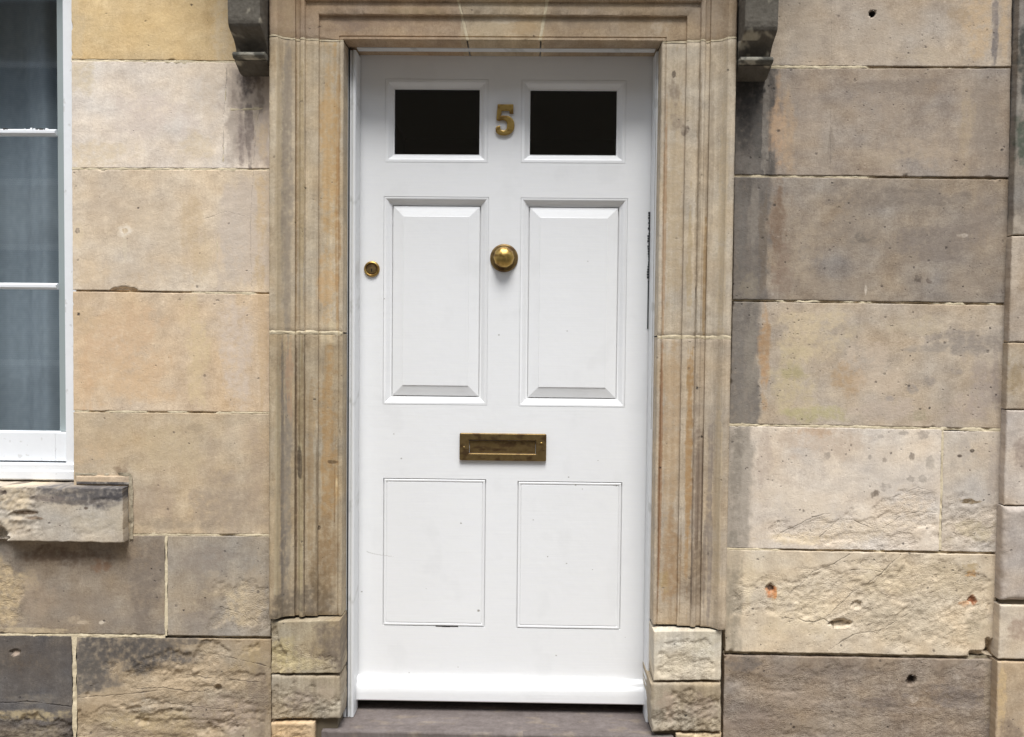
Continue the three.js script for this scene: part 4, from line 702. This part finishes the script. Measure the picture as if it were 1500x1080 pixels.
for (const r of flush) {
  const p = part(door, 'flush_panel', frameGeo([r[0] + 0.0115, r[1] + 0.0115, r[2] - 0.0115, r[3] - 0.0115], [[0, -0.03], [0, -0.0016], [0.0006, -0.0008]], true, 0.3), paint);
  part(p, 'bead', frameGeo(r, [[0, -0.008], [0.0026, -0.008], [0.0028, -0.0010], [0.0040, 0.0002], [0.0060, 0.0004], [0.0080, -0.0001], [0.0096, -0.0012], [0.0100, -0.0028], [0.0114, -0.0030]]), paint);
}
for (const r of panes) {
  const [x0, y0, x1, y1] = [r[0] + 0.0268, r[1] + 0.0268, r[2] - 0.0268, r[3] - 0.0268];
  const p = part(door, 'glass_pane', boxG(x0 - 0.004, y0 - 0.004, ZF - 0.026, x1 + 0.004, y1 + 0.004, ZF - 0.022), new THREE.MeshPhysicalMaterial({ color: 0xffffff, transmission: 1, thickness: 0, roughness: 0.03, ior: 1.5, specularIntensity: 0.5 }));
  part(p, 'glazing_moulding', frameGeo(r, [[0, -0.002], [0.0008, -0.002], [0.0010, 0.0002], [0.0045, 0.0006], [0.0080, 0.0004], [0.0120, -0.0022], [0.0160, -0.0062], [0.0200, -0.0098], [0.0235, -0.0115], [0.0260, -0.0118], [0.0268, -0.0128], [0.0268, -0.0215]]), paint);
}
{ // weatherboard along the foot
  const s = new THREE.Shape([[0, 0.2155], [0.006, 0.2150], [0.014, 0.2105], [0.0175, 0.2050], [0.0185, 0.2000], [0.0195, 0.1975], [0.0245, 0.1925], [0.0270, 0.1850], [0.0275, 0.168], [0.0275, 0.1490], [0.0245, 0.1455], [0.012, 0.1455], [0, 0.148]].map(([z, y]) => new THREE.Vector2(z, y)));
  let g = new THREE.ExtrudeGeometry(s, { depth: 0.8911, bevelEnabled: false }); g.rotateY(-Math.PI / 2); g.translate(0.373, 0, ZF + 0.0003); g = toCreasedNormals(g, 0.5); part(door, 'weatherboard', metreUV(g, ZF), paint);
}
{ // brass knob: round rose, eight-sided faceted knob
  const c = [-0.0726, 1.5121], turn = (g, z) => { g.rotateX(Math.PI / 2); g.translate(c[0], c[1], z); return metreUV(g); }, V = (a) => a.map(([x, y]) => new THREE.Vector2(x, y));
  const k = part(door, 'door_knob', turn((() => { const g = new THREE.LatheGeometry(V([[0.001, 0.0420], [0.011, 0.0408], [0.0240, 0.0350], [0.0305, 0.0270], [0.0318, 0.0220], [0.026, 0.017], [0.012, 0.013], [0.012, 0.004]]), 10, Math.PI / 10); return toCreasedNormals(g, 0.66); })(), ZF), brass);
  part(k, 'rose', turn(new THREE.LatheGeometry(V([[0.001, 0.010], [0.020, 0.010], [0.030, 0.0095], [0.034, 0.0085], [0.0355, 0.0075], [0.037, 0.0085], [0.040, 0.0075], [0.0425, 0.004], [0.043, 0.0]]), 48), ZF), bronze);
}
{ // rim lock cylinder
  const c = [-0.4775, 1.475], V = (a) => a.map(([x, y]) => new THREE.Vector2(x, y)), turn = (g) => { g.rotateX(Math.PI / 2); g.translate(c[0], c[1], ZF); return metreUV(g); };
  const l = part(door, 'lock', turn(new THREE.LatheGeometry(V([[0.0165, 0.003], [0.0172, 0.0065], [0.0195, 0.0075], [0.022, 0.0065], [0.0238, 0.0035], [0.0245, 0]]), 40)), brass);
  part(l, 'cylinder_core', turn(new THREE.LatheGeometry(V([[0.0002, 0.0046], [0.015, 0.0046], [0.0166, 0.003], [0.0166, 0.0]]), 32)), bronze); part(l, 'keyhole', boxG(c[0] - 0.0016, c[1] - 0.0085, ZF + 0.004, c[0] + 0.0016, c[1] + 0.001, ZF + 0.0050, 0.0004), blackMat);
}
{ // letter plate with a sunk flap
  const [x0, y0, x1, y1] = [-0.2035, 0.8909, 0.0629, 0.9752], V = (a, C) => new C(a.map((p) => new THREE.Vector2(...p)));
  const s = V([[x0 + 0.003, y0], [x1 - 0.003, y0], [x1, y0 + 0.003], [x1, y1 - 0.003], [x1 - 0.003, y1], [x0 + 0.003, y1], [x0, y1 - 0.003], [x0, y0 + 0.003]], THREE.Shape); s.holes.push(V([[-0.1738, 0.9132], [0.0304, 0.9132], [0.0304, 0.9544], [-0.1738, 0.9544]], THREE.Path));
  const g = new THREE.ExtrudeGeometry(s, { depth: 0.004, bevelEnabled: true, bevelThickness: 0.003, bevelSize: 0.003, bevelOffset: -0.003, bevelSegments: 3 }); g.translate(0, 0, ZF + 0.003);
  const p = part(door, 'letter_plate', metreUV(g), bronze);
  part(p, 'flap', boxG(-0.1727, 0.9151, ZF + 0.0006, 0.0294, 0.9525, ZF + 0.0030, 0.0008), bronze);
  for (const [x, y, m] of [[0.0477, 0.9467, brass], [-0.1898, 0.931, bronze]]) { const b = new THREE.SphereGeometry(0.0036, 14, 8, 0, Math.PI * 2, 0, Math.PI / 2); b.scale(1, 0.6, 1); b.rotateX(Math.PI / 2); b.translate(x, y, ZF + 0.0098); part(p, 'bolt', metreUV(b), m); }
}
{ // an open joint under the left lower panel
  const f = flush[0]; part(door, 'open_joint', mergeGeometries([boxG(f[0] + 0.165, f[1] - 0.0004, ZF - 0.006, f[0] + 0.235, f[1] + 0.0010, ZF + 0.0006), boxG(f[0] + 0.185, f[1] - 0.0012, ZF - 0.006, f[0] + 0.210, f[1] - 0.0003, ZF + 0.0005)]), blackMat, 'dark opened paint joint');
}
{ // the number
  const font = await new FontLoader().loadAsync('fonts/droid/droid_serif_bold.typeface.json');
  const g = new TextGeometry('5', { font, size: 0.1, depth: 0.005, curveSegments: 10, bevelEnabled: true, bevelThickness: 0.0022, bevelSize: 0.0045, bevelOffset: -0.001, bevelSegments: 4 });
  g.computeBoundingBox(); const b = g.boundingBox; g.translate(-(b.min.x + b.max.x) / 2, -(b.min.y + b.max.y) / 2, 0); g.scale(0.0575 / (b.max.x - b.min.x), 0.093 / (b.max.y - b.min.y), 1); g.translate(-0.0735, 1.9292, ZF + 0.0022);
  part(door, 'house_number', metreUV(g), brass);
}
{ // perished draught strip showing at the hinge edge
  const r = rng(5), gs = []; for (let k = 0; k < 26; k++) { const y = 1.6536 - k * 0.0078, w = 0.0025 + 0.0045 * r(), t = boxG(0.3702 - w, y - 0.003 - 0.002 * r(), ZF - 0.002, 0.3703, y + 0.002, ZF + 0.0022 + 0.001 * r()); t.rotateZ(0); gs.push(t); }
  gs.push(boxG(0.3682, 1.4425, ZF - 0.003, 0.3705, 1.6557, ZF + 0.0016), boxG(0.3665, 1.3004, ZF - 0.003, 0.3701, 1.4476, ZF + 0.0018)); part(door, 'draught_strip', mergeGeometries(gs), sealMat, 'perished dark draught strip at the hinge edge');
}

// ---------- the step ----------
{
  const mat = new THREE.MeshStandardMaterial({ ...plain(1.2, 0.8, 640, (x, y) => { const v = 16 * fbm(x * 7, y * 16, 3) + 14 * fbm(x * 40, y * 60, 3) + 10 * fbm(x * 130, y * 130, 2), p = smooth(0.1, 0.4, fbm(x * 12, y * 26 + 4, 4)); return [103 + v + 14 * p, 94 + v + 12 * p, 90 + v + 6 * p, fbm(x * 70, y * 70, 3)]; }), bumpScale: 0.003, roughness: 0.9 });
  const g = stoneGeo({ id: 'step', q: [[-0.592, 0.32], [0.442, 0.32], [0.442, -0.048], [-0.592, -0.046]] }, 0.112, 0.13, { edge: 0.007, chip: 1.4, step: 0.006 }); g.rotateX(-Math.PI / 2);
  const t = thing('door_step', 'worn grey stone doorstep under the white door', 'step', [-0.075, 0, 0]); part(t, 'step_stone', g, mat);
}

// ---------- the sash window ----------
const win = thing('sash_window', 'white painted sash window with horizontal glazing bars beside the honey stone', 'window', [-1.88, 0.822, -0.1]);
{
  part(win, 'window_frame', mergeGeometries([boxG(-1.3970, 0.872, -0.17, -1.3385, 2.458, -0.060, 0.003), boxG(-2.418, 0.872, -0.17, -2.345, 2.458, -0.060, 0.003), boxG(-2.344, 2.38, -0.17, -1.398, 2.458, -0.060, 0.003)]), windowPaint);
  part(win, 'window_board', mergeGeometries([boxG(-2.418, 0.8225, -0.17, -1.3385, 0.8735, -0.052, 0.004), boxG(-2.418, 0.826, -0.06, -1.3385, 0.852, -0.048, 0.002)]), windowPaint);
  const S = -0.084, sash = part(win, 'sash', mergeGeometries([boxG(-2.343, 0.8805, S - 0.035, -2.305, 2.378, S, 0.002), boxG(-2.304, 0.8785, S - 0.035, -1.4345, 0.967, S + 0.012, 0.003), boxG(-1.4340, 0.8788, S - 0.03, -1.3985, 0.9660, S + 0.0125, 0.002), boxG(-2.304, 2.335, S - 0.035, -1.4345, 2.378, S, 0.002)]), windowPaint);
  part(win, 'sash_stile', boxG(-1.4345, 0.9670, S - 0.035, -1.3985, 2.378, S - 0.012, 0.004), M(152, 161, 160, 0.5));
  const ys = [[0.967, 1.4025], [1.4215, 1.8675], [1.8875, 2.335]], xs = [[-1.7235, -1.4335], [-2.0140, -1.7405], [-2.305, -2.031]];
  for (const y of [1.412, 1.8775]) {
    const s = new THREE.Shape([[-0.03, -0.0095], [-0.012, -0.0095], [-0.003, -0.0045], [0, -0.004], [0, 0.004], [-0.003, 0.0045], [-0.012, 0.0095], [-0.03, 0.0095]].map(([z, v]) => new THREE.Vector2(z, v))), g = new THREE.ExtrudeGeometry(s, { depth: 0.871, bevelEnabled: false }); g.rotateY(-Math.PI / 2); g.translate(-1.4335, y, S + 0.004);
    const bar = part(win, 'glazing_bar', metreUV(g), windowPaint);
    const r = rng(Math.round(y * 100)), n = y > 1.6 ? 44 : 8, gs = [];
    for (let k = 0; k < n; k++) { const x = -1.44 - 0.5 * r(), w = 0.003 + 0.009 * r(), c = boxG(-w / 2, -0.0012, -0.0006, w / 2, 0.0012 + 0.003 * r(), 0.0006); c.rotateZ(0.8 * (r() - 0.5)); c.rotateX(0.9 * (r() - 0.7)); c.translate(x, y + 0.0085 - 0.006 * r(), S - 0.004 + 0.006 * r()); gs.push(c); }
    part(bar, 'peeling_paint', mergeGeometries(gs), windowPaint).userData.kind = 'stuff';
    if (y > 1.6) { const q = []; for (let k = 0; k < 26; k++) { const x = -1.44 - 0.5 * r(), w = 0.004 + 0.012 * r(); q.push(boxG(x - w / 2, y + 0.0042, S - 0.009, x + w / 2, y + 0.0092 + 0.0015 * r(), S - 0.0035 + 0.003 * r())); } part(bar, 'bare_wood', mergeGeometries(q), M(58, 54, 48, 0.95)).userData.kind = 'stuff'; }
  }
  for (const x of [-1.732, -2.0225]) part(win, 'glazing_bar', boxG(x - 0.0085, 0.967, S - 0.028, x + 0.0085, 2.335, S + 0.003, 0.003), windowPaint);
  for (const [x0, x1] of xs) for (const [y0, y1] of ys) part(win, 'window_pane', boxG(x0 - 0.003, y0 - 0.003, S - 0.020, x1 + 0.003, y1 + 0.003, S - 0.017), glass);
}
const ledge = thing('window_ledge', 'crumbling pale stone sill with a black crust under the sash window', 'window sill', [-1.8, 0.657, 0]);
WORN.push([-1.52, 0.74, 0.12, 0.085, 0.0065, 'rough', 'sill'], [-1.57, 0.670, 0.05, 0.020, 0.03, 'flake', 'sill'], [-1.32, 0.785, 0.12, 0.02, 0.003, 'bed', 'sill'], [-1.47, 0.735, 0.05, 0.012, 0.006, 'bed', 'sill'], [-1.28, 0.70, 0.10, 0.03, 0.002, 'rough', 'sill']);
part(ledge, 'sill_stone', stoneGeo({ id: 'sill', q: [[-2.44, 0.8185], [-1.1775, 0.8185], [-1.1765, 0.657], [-2.44, 0.6565]] }, 0.040, 0.13, { step: 0.004, edge: 0.003, chip: 1.6 }), sillMat);
part(ledge, 'stooling', stoneGeo({ id: 'tool', q: box4(-1.334, 0.8205, -1.173, 0.8485) }, 0.005, 0.06, { edge: 0.004, chip: 1.3 }), sillMat);
part(ledge, 'mortar_joint', mortarGeo([[-1.336, 0.852], [-1.171, 0.8525], [-1.1685, 0.80], [-1.169, 0.66]], 0.011, 0.0016, (x, y) => rag(x, y, 0.0), 71, 0.003), mortarGrey);
{
  const g = new THREE.PlaneGeometry(1.10, 1.80, 260, 6), p = g.attributes.position;
  for (let i = 0; i < p.count; i++) { const x = p.getX(i), y = p.getY(i); p.setZ(i, 0.026 * Math.sin(x * 50 + 1.8 * Math.sin(x * 13) + 0.10 * y) + 0.003 * Math.sin(x * 97 + 2) + 0.006 * fbm(x * 9, y * 1.2, 2)); }
  g.computeVertexNormals(); g.translate(-1.885, 1.66, -0.300);
  const t = thing('curtain', 'grey blue pleated curtain hanging behind the sash window', 'curtain', [-1.885, 0.76, -0.30]);
  part(t, 'cloth', g, new THREE.MeshStandardMaterial({ ...plain(0.2, 0.2, 700, (x, y) => { const v = 8 * Math.sin(y * 2800) * 0.5 + 10 * fbm(x * 60, y * 60, 2); return [134 + v, 147 + v, 155 + v, 0.4 * Math.sin(x * 2800)]; }), bumpScale: 0.0004, roughness: 0.95, side: THREE.DoubleSide }));
}

// ---------- next door's stone surround ----------
{
  const t = thing('neighbouring_surround', 'grey edge of the next stone surround where the right hand wall ends', 'door surround', [1.51, 0, 0]);
  N_STONES.forEach((s, i) => part(t, 'jamb_stone', stoneGeo(s, i === 4 ? 0.038 : i > 4 ? 0.034 : 0.030, 0.12, i === 4 ? { edge: 0.018, chip: 0.5 } : { edge: 0.004, chip: 1.2 }), nMat));
  part(t, 'backing', boxG(1.3875, -0.05, -0.06, 1.63, 2.4, 0.024), coreMat);
  part(t, 'upper_stone', boxG(1.389, 2.405, -0.06, 1.64, 3.4, 0.03, 0.004), plainStone);
}

// ---------- indoors, dark behind the panes ----------
{
  const wallM = M(64, 60, 58, 0.95), dark = M(44, 40, 38, 0.95);
  structure('room_floor', boxG(-3.1, 0.0, -3.6, 1.64, 0.11, -0.353), dark); structure('room_ceiling', boxG(-3.1, 2.62, -3.6, 1.64, 2.74, -0.353), wallM);
  structure('room_wall', boxG(-3.1, 0.111, -3.6, 1.64, 2.619, -3.5), wallM); structure('room_wall', boxG(-3.1, 0.111, -3.499, -3.0, 2.619, -0.353), wallM); structure('room_wall', boxG(1.54, 0.111, -3.499, 1.64, 2.619, -0.353), wallM); structure('room_wall', boxG(-0.95, 0.111, -3.499, -0.85, 2.619, -0.353), wallM);
}

// ---------- unseen far side of the street, house raised to cut low sky light, mirrored faintly in the panes ----------
{
  const t = thing('opposite_house', 'unseen plain terraced stone house across the street, raised to cut low sky light', 'house', [0, 0, 7.2]);
  part(t, 'wall', boxG(-11, 0, 7.0, 11, 6.6, 7.4), M(150, 138, 118, 0.95));
  const roof = new THREE.ExtrudeGeometry(new THREE.Shape([[7.0 - 0.25, 6.6], [10.2, 8.4], [10.2, 6.6]].map(([z, y]) => new THREE.Vector2(z, y))), { depth: 22.4, bevelEnabled: false }); roof.rotateY(-Math.PI / 2); roof.translate(11.2, 0.003, 0); part(t, 'roof', metreUV(roof), M(78, 76, 78, 0.85));
  for (let k = 0; k < 6; k++) for (const y of [0.9, 2.9, 4.9]) { const x = -9.2 + k * 3.6; const f = part(t, 'window', boxG(x - 0.5, y, 6.985, x + 0.5, y + 1.35, 7.02), windowPaint); part(f, 'pane', boxG(x - 0.43, y + 0.07, 6.975, x + 0.43, y + 1.28, 6.983), M(30, 34, 38, 0.08)); }
  for (let k = 0; k < 3; k++) { const x = -7.4 + k * 7.2; part(t, 'door', boxG(x - 0.45, 0.02, 6.97, x + 0.45, 2.05, 7.02), M(38, 52, 46, 0.5)); }
}
renderer.render(scene, camera);
